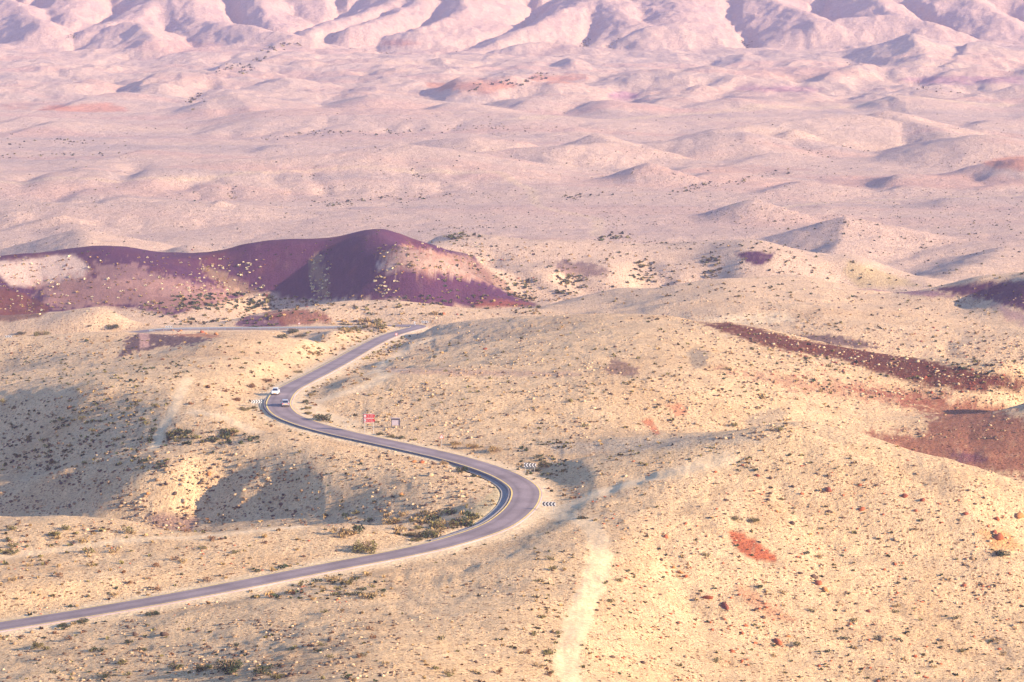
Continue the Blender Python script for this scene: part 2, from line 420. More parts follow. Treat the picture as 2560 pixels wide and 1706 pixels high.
# --- mountains
M_ = dict(k=4, km=7, rough=9)
for pts, kw in [
    ([(440, -40, 3480), (420, 0, 3380), (350, 35, 3270), (270, 70, 3190), (215, 84, 3140)], {}),
    ([(440, -30, 3400), (504, 47, 3240), (552, 77, 3160), (640, 96, 3100), (738, 104, 3060)], dict(sr=.3)),
    ([(1020, -30, 3420), (990, 5, 3330), (900, 45, 3240), (850, 62, 3200), (770, 95, 3120)], {}),
    ([(1185, -40, 3420), (1160, 10, 3280), (1161, 33, 3210)], dict(sf=.4, k=1.5)),
    ([(1480, -30, 3420), (1471, 4, 3310), (1398, 51, 3200), (1252, 113, 3060), (1208, 129, 3020)], {}),
    ([(1486, -10, 3340), (1581, 69, 3150), (1632, 99, 3080)], dict(sr=.3)),
    ([(1750, -60, 3500), (1700, 20, 3280), (1690, 85, 3110)], dict(sl=.3, sr=.3, k=8)),
    ([(1880, -40, 3450), (1919, 0, 3330), (2000, 40, 3220), (2062, 74, 3130)], dict(sr=.5, sl=.3)),
    ([(2380, -40, 3450), (2420, 0, 3350), (2480, 40, 3250), (2544, 69, 3180), (2620, 95, 3130)], dict(sr=.5, sl=.3)),
    ([(2140, -30, 3420), (2200, 20, 3290), (2250, 58, 3190)], dict(sl=.5)),
    ([(-60, -40, 3450), (60, 30, 3280), (120, 78, 3150)], {}),
    ([(190, -40, 3450), (185, 10, 3340), (160, 60, 3220)], {}),
    ([(620, -30, 3450), (660, 30, 3300), (690, 74, 3200)], dict(sf=.6)),
    ([(1060, 0, 3330), (1000, 45, 3220), (890, 85, 3120)], dict(sl=.5)),
]:
    tent(pts, **{**M_, **kw})
S_ = dict(k=1.0, km=3, rough=3)
for pts, kw in [
    ([(2270, 90, 2960), (2305, 118, 2860), (2320, 150, 2770)], dict(sl=.36, sr=.22, sf=.3)),
    ([(2424, 111, 2930), (2395, 146, 2800), (2372, 172, 2720)], dict(sl=.42, sr=.2, sf=.3)),
    ([(1424, 154, 2790), (1440, 180, 2720)], dict(sl=.42, sr=.36, sf=.4)),
    ([(2110, 62, 3150), (2260, 60, 3150), (2330, 75, 3120)], dict(sf=.4)),
    ([(1120, 55, 3160), (1040, 75, 3110)], dict(sl=.4, sf=.35)),
    ([(300, 66, 3150), (345, 62, 3140), (390, 98, 3050)], dict(sl=.4, sf=.3)),
    ([(1260, 118, 3010), (1360, 112, 3020), (1480, 128, 2990)], dict(sf=.35)),
    # hills on the valley floor
    ([(2117, 544, 1400), (2098, 578, 1378), (2106, 600, 1362), (2084, 628, 1338)], dict(sl=.31, sr=.2, sf=.3, k=.4, km=1.5, rough=1.5)),
    ([(2117, 544, 1400), (2250, 578, 1395), (2405, 612, 1385)], dict(sl=.3, sr=.25, sf=.26, k=.8, km=2, rough=2)),
    ([(205, 578, 1350), (214, 600, 1322), (208, 622, 1300)], dict(sl=.27, sr=.2, sf=.28, k=.8, km=2, rough=2)),
    ([(471, 614, 1330), (476, 632, 1310)], dict(sl=.26, sr=.16, sf=.2, k=.6)),
    ([(1884, 500, -11), (1900, 520, -6)], dict(sl=.34, sr=.2, sf=.3, k=.8, rough=1)),
    ([(2515, 619, 1330), (2470, 650, 1270), (2400, 668, 1235)], dict(sl=.24, sr=.16, sf=.2, k=1)),
    ([(2700, 612, 1340), (2515, 619, 1330)], dict(sf=.2, k=1)),
    ([(1628, 411, -11), (1650, 432, -5)], dict(sl=.34, sr=.22, sf=.26, k=.8)),
    ([(1492, 332, -14), (1525, 352, -10), (1540, 372, -6)], dict(sf=.34, sl=.36, sr=.25, k=.6)),
    ([(1520, 358, -10), (1420, 366, -11), (1300, 372, -9), (1190, 385, -6)], dict(sf=.3, sl=.2, sr=.2, k=1)),
    ([(1560, 366, -4), (1720, 345, -9), (1790, 322, -14), (1900, 312, -14), (2000, 300, -15), (2129, 290, -16)], dict(sf=.22, sl=.32, sr=.2, k=2, rough=8)),
    ([(1850, 330, -13), (1865, 350, -9)], dict(sf=.22, sl=.34, sr=.2, k=1)), ([(1985, 325, -13), (2010, 350, -7)], dict(sf=.22, sl=.36, sr=.2, k=1)),
    ([(2216, 283, -16), (2260, 300, -13), (2360, 330, -9)], dict(sf=.25, sl=.36, sr=.2, k=2, rough=6)),
    ([(2330, 352, -7), (2450, 337, -16), (2540, 352, -9)], dict(sf=.26, sl=.28, sr=.22, k=3)),
    ([(2560, 395, -13), (2490, 402, -10), (2470, 425, -4)], dict(sf=.3, sl=.3, k=1)),
    ([(1006, 364, -17), (860, 385, -14), (707, 394, -13), (480, 415, -11), (272, 428, -10), (60, 440, -9)], dict(sf=.15, sl=.25, sr=.16, k=3, rough=8)),
    ([(1006, 364, -17), (1090, 400, -9), (1160, 430, -5)], dict(sf=.16, sl=.3, sr=.12, k=3)),
    ([(860, 385, -14), (880, 420, -8), (900, 450, -4)], dict(sf=.16, sl=.3, sr=.12, k=2)), ([(600, 405, -12), (560, 440, -7), (520, 475, -2)], dict(sf=.16, sl=.32, sr=.12, k=2)), ([(380, 420, -11), (330, 450, -7), (270, 485, -2)], dict(sf=.16, sl=.34, sr=.12, k=2)),
    ([(-40, 505, -7), (200, 510, -8), (420, 508, -8), (560, 522, -4)], dict(sf=.16, sl=.2, sr=.14, k=2, rough=5)),
    ([(560, 505, -8), (600, 525, -4)], dict(sl=.3, sr=.12, sf=.14, k=1)), ([(150, 540, -7), (170, 560, -4)], dict(sl=.28, sr=.14, sf=.16, k=1)), ([(30, 530, -6), (60, 560, -3)], dict(sl=.28, sr=.14, sf=.16, k=1)),
    ([(1070, 352, -8), (1180, 345, -11), (1290, 352, -8)], dict(sf=.2, sl=.3, k=2, rough=5)),
    ([(700, 275, -9), (900, 272, -10), (1300, 285, -9)], dict(sf=.1, sl=.2, sr=.1, k=3, rough=9)), ([(1250, 380, -5), (1380, 395, -6)], dict(sf=.2, sl=.25, k=1)),
]:
    tent(pts, **{**S_, **kw})

rp = np.random.default_rng(23)
for q in range(46):
    py = rp.uniform(285, 560); px = rp.uniform(-100, 2660); h_ = rp.uniform(2, 5.5); L_ = rp.uniform(30, 110)
    if 440 < py < 520 and 700 < px < 2000 or py > 520 and 250 < px < 1800: continue
    tent([(px, py, -h_), (px - L_ * .6, py + L_ * .16, -h_ * .7), (px - L_ * 1.3, py + L_ * .34, -h_ * .25)], sl=rp.uniform(.24, .36), sr=rp.uniform(.08, .14), sf=.14, sb=.14, k=1.0, km=2.5, rough=4, reach=120)
for q in range(44):
    py = rp.uniform(135, 262); px = rp.uniform(-100, 2660); h_ = rp.uniform(5, 13); L_ = rp.uniform(40, 120)
    tent([(px, py, -h_), (px - L_ * .5, py + L_ * .14, -h_ * .7), (px - L_ * 1.1, py + L_ * .3, -h_ * .25)], sl=rp.uniform(.26, .38), sr=rp.uniform(.1, .18), sf=.16, sb=.16, k=1.5, km=4, rough=7, reach=200)
# --- natural unevenness
far = sstep(1250, 1700, Dg)
foot = sstep(2250, 2480, Dg) * (1 - sstep(3050, 3300, Dg))
mtn = sstep(2950, 3250, Dg)
wx = Xg + 25 * fbm(Xg, Yg, 160, 2, seed=1.1); wy = Yg + 25 * fbm(Xg, Yg, 160, 2, seed=2.2)
Z += foot * (9.0 * fbm(wx, wy, 170, 4, .5, seed=4.0) + 5.5 * (ridged(wx, wy * .8, 150, 3, seed=6.0)))
Z += far * (1 - foot * .7) * (1 - mtn) * (2.6 * fbm(wx * .55, wy, 130, 4, .5, seed=5.0) + .9 * ridged(wx * .7, wy, 60, 3, seed=15.0))
Z += mtn * (6.5 * ridged(wx, wy * .6, 170, 3, seed=9.0) - 1)
wx2 = Xg + 14 * fbm(Xg, Yg, 70, 3, seed=51.1); wy2 = Yg + 14 * fbm(Xg, Yg, 70, 3, seed=52.2)
Z += mtn * (3.2 * ridged(wx2, wy2 * .45, 60, 4, seed=19.0) + 1.5 * fbm(Xg, Yg, 12, 3, .6, seed=53.0))
Z += foot * (2.6 * ridged(wx2, wy2 * .6, 55, 4, seed=29.0) + .5 * fbm(Xg, Yg, 12, 3, .6, seed=54.0))
Z += far * (1 - foot) * (1 - mtn) * (.9 * ridged(wx2 * .8, wy2, 38, 3, seed=39.0) * sstep(-.2, .4, fbm(Xg, Yg, 200, 2, seed=55.0)))
mid = sstep(820, 960, Dg) * (1 - far)
Z += mid * (1.0 * fbm(wx, wy, 55, 4, .5, seed=7.0) + 1.0 * ridged(wx, wy, 60, 3, seed=2.5))
nearm = 1 - sstep(900, 1100, Dg)
Z += nearm * (.55 * fbm(Xg, Yg, 26, 3, .55, seed=1.5) + .22 * fbm(Xg, Yg, 7, 3, .6, seed=12.0) + .13 * fbm(Xg, Yg, 2.6, 2, .7, seed=13.0))
pat = sstep(-.1, .45, fbm(Xg, Yg, 40, 2, seed=21.0))
Z += nearm * pat * .28 * ridged(Xg, Yg, 5.5, 3, seed=14.0)
# --- running water: drainage lines found by letting rain flow down the relief
def erode(amount):
    global Z
    cj = np.unique(np.concatenate([np.arange(0, 13), np.arange(13, NC - 13, 4), np.arange(NC - 13, NC)]))
    Zq = Z[:, cj].copy()
    for _ in range(2):
        Zq[1:-1] = .25 * Zq[:-2] + .5 * Zq[1:-1] + .25 * Zq[2:]; Zq[:, 1:-1] = .25 * Zq[:, :-2] + .5 * Zq[:, 1:-1] + .25 * Zq[:, 2:]
    xq, yq = Xg[:, cj], Yg[:, cj]
    Zq += .03 * np.random.default_rng(2).normal(size=Zq.shape)
    nr_, nc_ = Zq.shape
    sh = [(a, b) for a in (-1, 0, 1) for b in (-1, 0, 1) if a or b]
    def nb(M, a, b, fill):
        P_ = np.pad(M, 1, constant_values=fill); return P_[1 + a:1 + a + nr_, 1 + b:1 + b + nc_]
    for _ in range(60):
        mn = np.min([nb(Zq, a, b, 1e9) for a, b in sh], 0)
        pit = Zq <= mn; pit[0] = pit[-1] = False; pit[:, 0] = pit[:, -1] = False
        if not pit.any(): break
        Zq[pit] = mn[pit] + .004
    best = np.zeros(Zq.shape); rec = np.arange(nr_ * nc_).reshape(nr_, nc_).copy(); ids = rec.copy()
    for a, b in sh:
        dd = np.hypot(nb(xq, a, b, 1e9) - xq, nb(yq, a, b, 1e9) - yq)
        sl = (Zq - nb(Zq, a, b, 1e9)) / dd
        m_ = sl > best; best[m_] = sl[m_]; rec[m_] = nb(ids, a, b, -1)[m_]
    acc = np.abs(np.gradient(xq, axis=1) * np.gradient(yq, axis=0)).ravel().tolist()
    rl = rec.ravel().tolist()
    for i in np.argsort(-Zq.ravel()).tolist():
        j = rl[i]
        if j != i: acc[j] += acc[i]
    A_ = np.array(acc).reshape(nr_, nc_)
    t_ = np.clip((np.log10(A_ + 1) - np.interp(yq, [450, 1000, 3000], [1.7, 2.0, 2.9])) / 2.6, 0, 1)
    sl_ = np.clip(best / .12, .15, 1)
    dep = t_ * sl_
    for _ in range(2):
        dep[1:-1] = .2 * dep[:-2] + .6 * dep[1:-1] + .2 * dep[2:]; dep[:, 1:-1] = .2 * dep[:, :-2] + .6 * dep[:, 1:-1] + .2 * dep[:, 2:]
    full = np.empty(Z.shape)
    for i in range(NRR): full[i] = np.interp(np.arange(NC), cj, dep[i])
    Z -= amount * full * np.interp(Dg, [420, 700, 1100, 1500, 2300, 3000], [1.5, 1.8, 3.2, 4.0, 8, 13])
    return full
WASH = erode(1.0)
WASH = np.maximum(WASH, erode(.7))
def settle():
    """bring the eroded ground back to the surveyed heights"""
    global Z
    m_ = (np.exp(A[:, 1]) < 1320) & (np.exp(A[:, 1]) > 370) & (np.abs(A[:, 0]) < .25)
    P_ = A[m_]
    ii = np.clip(np.searchsorted(lnD, P_[:, 1]), 1, NRR - 1); jj = np.clip(np.searchsorted(U, P_[:, 0]), 1, NC - 1)
    res = np.array([Z[max(i - 1, 0):i + 2, max(j - 2, 0):j + 3].mean() for i, j in zip(ii, jj)]) - P_[:, 2]
    edge_ = np.array([(u_, math.log(d_)) for u_ in (-.3, -.15, 0, .15, .3) for d_ in (300, 1420)] + [(u_, math.log(d_)) for u_ in (-.32, .32) for d_ in (450, 700, 1000)])
    Q_ = np.vstack([P_[:, :2], edge_]); co = tps_fit(Q_, np.concatenate([res, np.zeros(len(edge_))]), 3e-5)
    q = np.stack([gU.ravel(), gL.ravel()], 1); out = np.empty(len(q))
    for i in range(0, len(q), 20000):
        r2 = ((q[i:i + 20000, None] - Q_[None]) ** 2).sum(-1); out[i:i + 20000] = tps_kernel(r2) @ co[:len(Q_)] + co[-3] + q[i:i + 20000] @ co[-2:]
    out = out.reshape(gU.shape) * (1 - sstep(math.log(1330), math.log(1420), gL)) * sstep(math.log(300), math.log(370), gL) * (1 - sstep(.25, .3, np.abs(gU)))
    t1 = np.stack([np.interp(np.arange(NRR), ri, out[:, j]) for j in range(len(ci))], 1)
    Z -= np.stack([np.interp(np.arange(NC), ci, t1[i]) for i in range(NRR)])
settle()
fl_ = sstep(1480, 1600, 1280 + F_PX * Xg / Yg * .985) * (Dg < 575) * sstep(395, 430, Dg)
ra, rb = Xg * .55 + Yg * .83, Xg * .83 - Yg * .55
Z += fl_ * (.55 * ridged(ra + 1.5 * fbm(Xg, Yg, 12, 2, seed=72.0), rb * .12, 9, 3, seed=73.0) + .7 * fbm(Xg, Yg, 22, 3, seed=74.0))
tent([(px_, py_, (CAM_H - z_) / slope(py_)) for px_, py_, z_ in ((1790, 1082, 6.4), (1870, 1076, 8.0), (1960, 1058, 11.4), (2070, 1104, 9.0), (2200, 1166, 5.8), (2300, 1220, 3.0), (2420, 1272, .4))], sl=.2, sr=.5, sf=.34, sb=.5, k=.3, km=.8, reach=60, rough=.8)
terr = Z / 1.5 + .5 * fbm(Xg, Yg, 18, 3, seed=61.0)
Z += nearm * sstep(-.1, .4, fbm(Xg, Yg, 50, 2, seed=62.0) + .15) * .16 * np.abs(2 * (terr - np.floor(terr)) - 1)
# --- gullies and banks
stroke([(635, 1165), (590, 1200), (505, 1248), (450, 1290), (420, 1320)], -.9, 3.5)
stroke([(1400, 1375), (1392, 1480), (1398, 1560), (1395, 1640), (1400, 1700)], -.5, 3.5)
stroke([(1790, 1330), (1850, 1370), (1930, 1420)], -1.3, 4)
stroke([(1620, 1330), (1690, 1440), (1790, 1600)], -.8, 3)
stroke([(1760, 1260), (1820, 1350), (1900, 1460)], .7, 4)
stroke([(1900, 1180), (2000, 1290), (2090, 1420)], -.4, 4)
stroke([(1650, 1480), (1850, 1580), (2100, 1680), (2300, 1730)], -1.4, 6)
stroke([(2560, 1390), (2350, 1385), (2150, 1375), (1950, 1340)], -.8, 4)
stroke([(250, 470), (300, 440), (345, 405)], -4, 10); stroke([(20, 480), (50, 455), (70, 435)], -4, 10); stroke([(400, 480), (470, 455), (540, 445)], -3, 10)
stroke([(1330, 760), (1310, 720), (1290, 690)], -2.5, 9); stroke([(1480, 735), (1440, 705), (1400, 690)], -3, 9)
stroke([(1660, 715), (1620, 690), (1570, 655)], -3.5, 10); stroke([(1760, 700), (1775, 670), (1800, 640)], -4.5, 11)
stroke([(1700, 655), (1690, 690), (1650, 715)], 2.0, 10); stroke([(1560, 660), (1530, 690), (1500, 725)], 2.0, 10); stroke([(1400, 660), (1370, 700), (1350, 740)], 1.6, 10)
stroke([(2060, 660), (2100, 690), (2130, 715)], -3.0, 9)
stroke([(790, 610), (800, 650), (815, 700), (820, 750)], -2.0, 9); stroke([(540, 640), (590, 690), (640, 740)], -2.5, 10)
stroke([(700, 830), (720, 835), (760, 828)], -2.5, 6)
for q in range(9):
    px = 230 + 260 * q + rng.uniform(-60, 60)
    stroke([(px, 250 + rng.uniform(-15, 15)), (px + rng.uniform(10, 60), 225), (px + rng.uniform(40, 120), 195)], -5, 16)

# --- the road bed
rsl = rows_between(400, 1010)
sel = np.zeros(Z.shape, bool)
Xr, Yr = Xg[rsl], Yg[rsl]
road_d = np.full(Z.shape, 99.0); road_s = np.zeros(Z.shape)
coarse = ROAD[::6, :2]
m = np.zeros(Xr.shape, bool)
for p in coarse:
    m |= (np.abs(Xr - p[0]) < 24) & (np.abs(Yr - p[1]) < 24)
idx = np.argwhere(m)
xs, ys = Xr[m], Yr[m]
dmin = np.empty(len(xs)); zr = np.empty(len(xs)); sgn = np.empty(len(xs)); kk = np.empty(len(xs), int)
for i in range(0, len(xs), 20000):
    d2 = (xs[i:i + 20000, None] - ROAD[None, :, 0]) ** 2 + (ys[i:i + 20000, None] - ROAD[None, :, 1]) ** 2
    k = d2.argmin(1); kk[i:i + 20000] = k
    dmin[i:i + 20000] = np.sqrt(d2[np.arange(len(k)), k]); zr[i:i + 20000] = ROAD[k, 2]
    sgn[i:i + 20000] = (xs[i:i + 20000] - ROAD[k, 0]) * RN[k, 0] + (ys[i:i + 20000] - ROAD[k, 1]) * RN[k, 1]
bl = 1 - sstep(5.2, 15.0, dmin)
zt = Z[rsl][m]
verge = zr - .16 - .10 * sstep(3.0, 6.0, dmin) + .07 * fbm(xs, ys, 4, 2, seed=3.0) * sstep(3.4, 5.0, dmin)
S_KERB0, S_KERB1 = (int(np.argmin(((ROAD[:, :2] - np.array(pt_z(*c_)[:2])) ** 2).sum(1))) for c_ in ((1110, 1359, .2), (701, 995, -.5)))
S_BEND0, S_BEND1 = (int(np.argmin(((ROAD[:, :2] - np.array(pt_z(*c_)[:2])) ** 2).sum(1))) for c_ in ((1110, 1359, .2), (1140, 1146, .3)))
chan = (sgn > 0) * np.exp(-((dmin - 4.2) / .7) ** 2) * sstep(S_BEND0, S_BEND0 + 14, kk) * (1 - sstep(S_BEND1 - 14, S_BEND1, kk))
verge = verge - .55 * chan
tmpz = Z[rsl]; tmpz[m] = zt * (1 - bl) + verge * bl
road_d[rsl][m] = dmin
tmp_ = road_d[rsl]; tmp_[m] = dmin
road_side = np.zeros(Z.shape); tmp_ = road_side[rsl]; tmp_[m] = sgn
Z[DR < 330] = np.minimum(Z[DR < 330], (CAM_H - 3 - .305 * DR[DR < 330])[:, None])

# ------------------------------------------------------------------ picture position of every ground point (to lay soil patches out on the ground)
dz = Z - CAM_H
fw = Yg * CP - dz * SP
PX = 1280 + F_PX * Xg / fw
PY = 853 - F_PX * (Yg * SP + dz * CP) / fw

def poly_mask(poly, d0, d1, soft=8.0, nz=10.0, nwl=None, seed=0.0):
    """soft mask 0..1 of a soil patch; soft and nz in picture pixels, its edge broken up by noise on the ground"""
    P = np.array(poly, float)
    out = np.zeros(Z.shape)
    sl_ = rows_between(d0, d1)
    X, Y = PX[sl_], PY[sl_]
    pad = soft + nz * 2 + 4
    b = (X > P[:, 0].min() - pad) & (X < P[:, 0].max() + pad) & (Y > P[:, 1].min() - pad) & (Y < P[:, 1].max() + pad)
    if not b.any(): return out
    x, y = X[b], Y[b]
    ins = np.zeros(x.shape, bool); best = np.full(x.shape, 1e18)
    for i in range(len(P)):
        ax, ay = P[i]; bx, by = P[(i + 1) % len(P)]
        c = ((ay > y) != (by > y)) & (x < (bx - ax) * (y - ay) / (by - ay + 1e-12) + ax)
        ins ^= c
        dx, dy = bx - ax, by - ay
        tt = np.clip(((x - ax) * dx + (y - ay) * dy) / (dx * dx + dy * dy + 1e-9), 0, 1)
        best = np.minimum(best, (x - ax - tt * dx) ** 2 + ((y - ay - tt * dy) * 1.6) ** 2)
    sd_ = np.where(ins, 1, -1) * np.sqrt(best)
    wl_ = nwl or (d0 + d1) / 2 * .012
    sd_ = sd_ + nz * 2.2 * fbm(Xg[sl_][b], Yg[sl_][b], wl_, 5, .72, seed=seed + 40.0)
    o = out[sl_]; o[b] = sstep(-soft, soft, sd_)
    return out

def line_mask(pts, d0, d1, w, soft=.6):
    P = np.array([place(*p)[:2] for p in pts])
    if len(P) > 2: P = catmull(P, 4.0)
    sl_ = rows_between(d0, d1); out = np.zeros(Z.shape)
    X, Y = Xg[sl_], Yg[sl_]
    b = (np.abs(X - P[:, 0].mean()) < np.ptp(P[:, 0]) / 2 + 3 * w) & (np.abs(Y - P[:, 1].mean()) < np.ptp(P[:, 1]) / 2 + 3 * w)
    d, _ = dist_poly(X[b], Y[b], P)
    d = d + .35 * w * fbm(X[b], Y[b], w * 2.5, 3, seed=2.0)
    o = out[sl_]; o[b] = 1 - sstep(w * (1 - soft), w * (1 + soft), d)
    return out

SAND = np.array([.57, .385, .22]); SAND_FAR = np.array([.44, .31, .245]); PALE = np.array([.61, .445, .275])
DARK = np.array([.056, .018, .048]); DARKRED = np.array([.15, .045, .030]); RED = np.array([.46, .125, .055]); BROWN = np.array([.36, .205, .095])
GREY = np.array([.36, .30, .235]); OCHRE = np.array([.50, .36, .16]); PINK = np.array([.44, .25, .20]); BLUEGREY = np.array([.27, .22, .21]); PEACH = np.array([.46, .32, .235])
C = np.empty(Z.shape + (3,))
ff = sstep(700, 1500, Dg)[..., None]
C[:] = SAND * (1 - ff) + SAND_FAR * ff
def lay(mask, col, amt=1.0):
    global C
    a = (mask * amt)[..., None]; C = C * (1 - a) + np.asarray(col) * a
# broad tonal variety of the ground itself
lay(sstep(.05, .5, fbm(Xg, Yg, 60, 4, .6, seed=31)) * nearm, BROWN * 1.25, .38)
lay(sstep(0, .5, fbm(Xg, Yg, 14, 4, .7, seed=33)) * nearm, BROWN, .30)
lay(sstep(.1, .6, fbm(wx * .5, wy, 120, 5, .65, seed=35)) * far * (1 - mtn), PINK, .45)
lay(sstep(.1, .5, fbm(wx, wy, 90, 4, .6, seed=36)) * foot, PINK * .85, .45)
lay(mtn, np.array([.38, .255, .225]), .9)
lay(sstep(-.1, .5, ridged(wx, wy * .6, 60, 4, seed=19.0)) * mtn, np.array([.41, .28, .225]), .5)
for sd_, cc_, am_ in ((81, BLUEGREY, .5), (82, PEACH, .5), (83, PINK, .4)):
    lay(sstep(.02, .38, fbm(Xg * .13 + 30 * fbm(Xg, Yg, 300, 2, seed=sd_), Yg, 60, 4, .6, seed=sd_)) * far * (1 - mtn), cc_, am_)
steep = np.abs(np.gradient(Z, axis=1) / (np.gradient(Xg, axis=1) + 1e-6))
lay(sstep(.12, .5, WASH) * (1 - mtn), PALE * .92 * (1 - ff) + SAND_FAR * 1.1 * ff, .35)
# pale dust beside the road and tracks
lay((1 - sstep(3.6, 8.5, road_d + 1.4 * fbm(Xg, Yg, 9, 3, seed=11))) * (Dg < 952), PALE, .85)
rub = line_mask([(1400, 1290), (1470, 1310), (1500, 1370), (1490, 1440), (1455, 1520), (1430, 1590), (1415, 1650), (1425, 1700)], 400, 560, 2.0, .3)
lay(rub, np.array([.56, .395, .235]), .9); TRACKS = [rub]
for pts, w_ in (([(470, 945), (455, 975), (440, 1010), (425, 1040), (400, 1080), (388, 1120)], 1.3), ([(0, 1395), (120, 1378), (250, 1358), (340, 1350), (520, 1340), (760, 1316)], 1.6),
                ([(1000, 925), (930, 960), (850, 985), (790, 1005), (800, 1030), (880, 1060)], 2.4), ([(1090, 845), (1020, 870), (960, 905), (900, 940)], 2.0),
                ([(640, 1080), (560, 1045), (480, 1030)], 1.6), ([(1380, 1280), (1500, 1230), (1650, 1190), (1800, 1150)], 3.5)):
    q_ = line_mask(pts, 430, 900, w_); lay(q_, PALE * .95, .6); TRACKS.append(q_)
for pts, w_ in (([(1250, 430), (1320, 470), (1360, 520), (1480, 545), (1490, 590)], 3), ([(1820, 525), (2100, 505), (2560, 488)], 4), ([(1280, 300), (1700, 290), (2100, 268), (2560, 262)], 9), ([(0, 455), (400, 445), (800, 425), (1240, 430)], 3)):
    lay(line_mask(pts, 1300, 2400, w_), PALE * .9, .4)
track = np.clip(sum(TRACKS), 0, 1)
# dark volcanic hill and patches
HILL = poly_mask([(-250, 625), (0, 615), (91, 610), (183, 605), (274, 598), (347, 605), (402, 612), (475, 612), (530, 610), (621, 594), (731, 582), (860, 570), (933, 555), (1030, 575), (1110, 612), (1185, 640), (1240, 715), (1300, 745), (1350, 765), (1240, 770), (1100, 772), (980, 758), (850, 748), (740, 752), (690, 738), (640, 735), (560, 752), (430, 790), (330, 770), (250, 765), (140, 790), (0, 810), (-250, 810)], 1030, 1190, 5, 4, 14)
lay(HILL, DARK * 1.05)
lay(HILL * sstep(.0, .5, fbm(Xg, Yg, 45, 4, .6, seed=71)), DARKRED * .85, .55)
lay(poly_mask([(-250, 652), (40, 652), (120, 640), (190, 636), (220, 665), (215, 690), (160, 705), (100, 715), (30, 715), (0, 690), (-250, 690)], 1030, 1215, 8, 8, 10), SAND_FAR)
lay(poly_mask([(90, 705), (200, 690), (330, 700), (420, 700), (520, 735), (600, 730), (560, 755), (440, 785), (340, 765), (220, 770), (150, 780), (100, 740)], 1030, 1215, 10, 34, 4, seed=3), np.array([.29, .155, .12]), .7)
lay(poly_mask([(240, 660), (330, 660), (420, 690), (530, 715), (590, 730), (540, 745), (430, 740), (330, 720), (240, 700)], 1030, 1215, 8, 26, 4, seed=5), PINK * .75, .5)
lay(poly_mask([(770, 650), (800, 635), (815, 680), (822, 735), (800, 740), (780, 700)], 1030, 1215, 4, 22, 3), OCHRE * .8, .32)
lay(poly_mask([(500, 660), (560, 680), (620, 720), (660, 740), (600, 740), (520, 690)], 1030, 1215, 4, 24, 3, seed=8), OCHRE * .8, .3)
lay(poly_mask([(940, 640), (1010, 610), (1100, 640), (1180, 660), (1210, 690), (1150, 690), (1060, 682), (980, 668)], 1080, 1190, 4, 14, 4.0, seed=9), np.array([.25, .125, .09]), .8)  # reddish tan soil, lightened so the back slope reads as sunlit
lay(poly_mask([(1060, 625), (1170, 640), (1260, 700), (1290, 740), (1230, 712), (1120, 684), (1050, 676)], 1080, 1190, 5, 12, 4.0, seed=29), np.array([.29, .16, .115]), .8)  # same painted sunlit tan, carried to the hill's right edge
lay(poly_mask([(960, 645), (1010, 620), (1100, 645), (1170, 665), (1200, 690), (1150, 688), (1060, 680), (980, 668)], 1080, 1190, 2, 34, 2.6, seed=19), SAND_FAR * .8, .5)
lay(poly_mask([(940, 656), (1000, 668), (1060, 680), (1000, 682), (940, 670)], 1080, 1215, 4, 4, 7), SAND_FAR, .8)
lay(poly_mask([(1270, 752), (1320, 758), (1350, 766), (1260, 768), (1180, 765), (1200, 750)], 1030, 1160, 6, 8, 8), RED * .6, .6)
lay(poly_mask([(0, 720), (60, 735), (130, 770), (100, 795), (0, 805), (-200, 800), (-200, 720)], 1000, 1215, 5, 6, 8), DARKRED * .8, .8)
lay(poly_mask([(580, 815), (615, 790), (690, 783), (720, 815), (640, 822)], 960, 1030, 3, 3, 5), DARK * 1.5, .9)  # dark colour painted in for the shade on the mound's steep left face
lay(poly_mask([(660, 783), (740, 772), (820, 785), (830, 805), (780, 812), (710, 815)], 960, 1030, 6, 10, 6), DARKRED * 1.3, .85)
lay(poly_mask([(320, 842), (345, 835), (420, 835), (530, 850), (480, 862), (400, 868), (340, 880), (290, 895), (310, 870)], 770, 900, 3, 15, 2.6), np.array([.085, .045, .055]), .92)
lay(poly_mask([(348, 833), (374, 833), (372, 868), (350, 872)], 770, 900, 3, 3, 3), PINK * 1.1, .8)
lay(poly_mask([(390, 828), (480, 828), (560, 842), (520, 846), (430, 838)], 800, 960, 3, 5, 4), RED * .7, .6)
lay(poly_mask([(1380, 660), (1420, 650), (1480, 660), (1530, 680), (1490, 692), (1420, 690)], 1100, 1240, 8, 18, 4), np.array([.12, .065, .075]), .75)
lay(poly_mask([(1838, 632), (1880, 628), (1935, 634), (1925, 655), (1900, 665), (1865, 655)], 1100, 1240, 4, 4, 6), DARK * 1.1)
lay(poly_mask([(2335, 722), (2380, 714), (2460, 704), (2700, 700), (2700, 800), (2560, 778), (2480, 752), (2400, 740)], 930, 1060, 6, 6, 7), DARK * 1.1)
lay(poly_mask([(2140, 722), (2330, 727), (2400, 742), (2330, 742), (2200, 728)], 950, 1060, 3, 4, 7), DARK * 2.2, .7)
lay(poly_mask([(2480, 760), (2600, 790), (2620, 830), (2520, 800)], 900, 1000, 12, 12, 7), DARK * 2.5, .5)
lay(poly_mask([(2120, 650), (2240, 690), (2300, 715), (2150, 722), (2110, 690)], 1100, 1230, 10, 8, 8), OCHRE * .8, .6)
lay(poly_mask([(1750, 808), (1830, 808), (1900, 822), (1960, 840), (2060, 858), (2160, 872), (2290, 895), (2450, 930), (2700, 985), (2700, 1000), (2560, 975), (2430, 977), (2310, 965), (2200, 934), (2096, 898), (1980, 880), (1880, 856)], 650, 860, 5, 9, 4), DARKRED * .8)
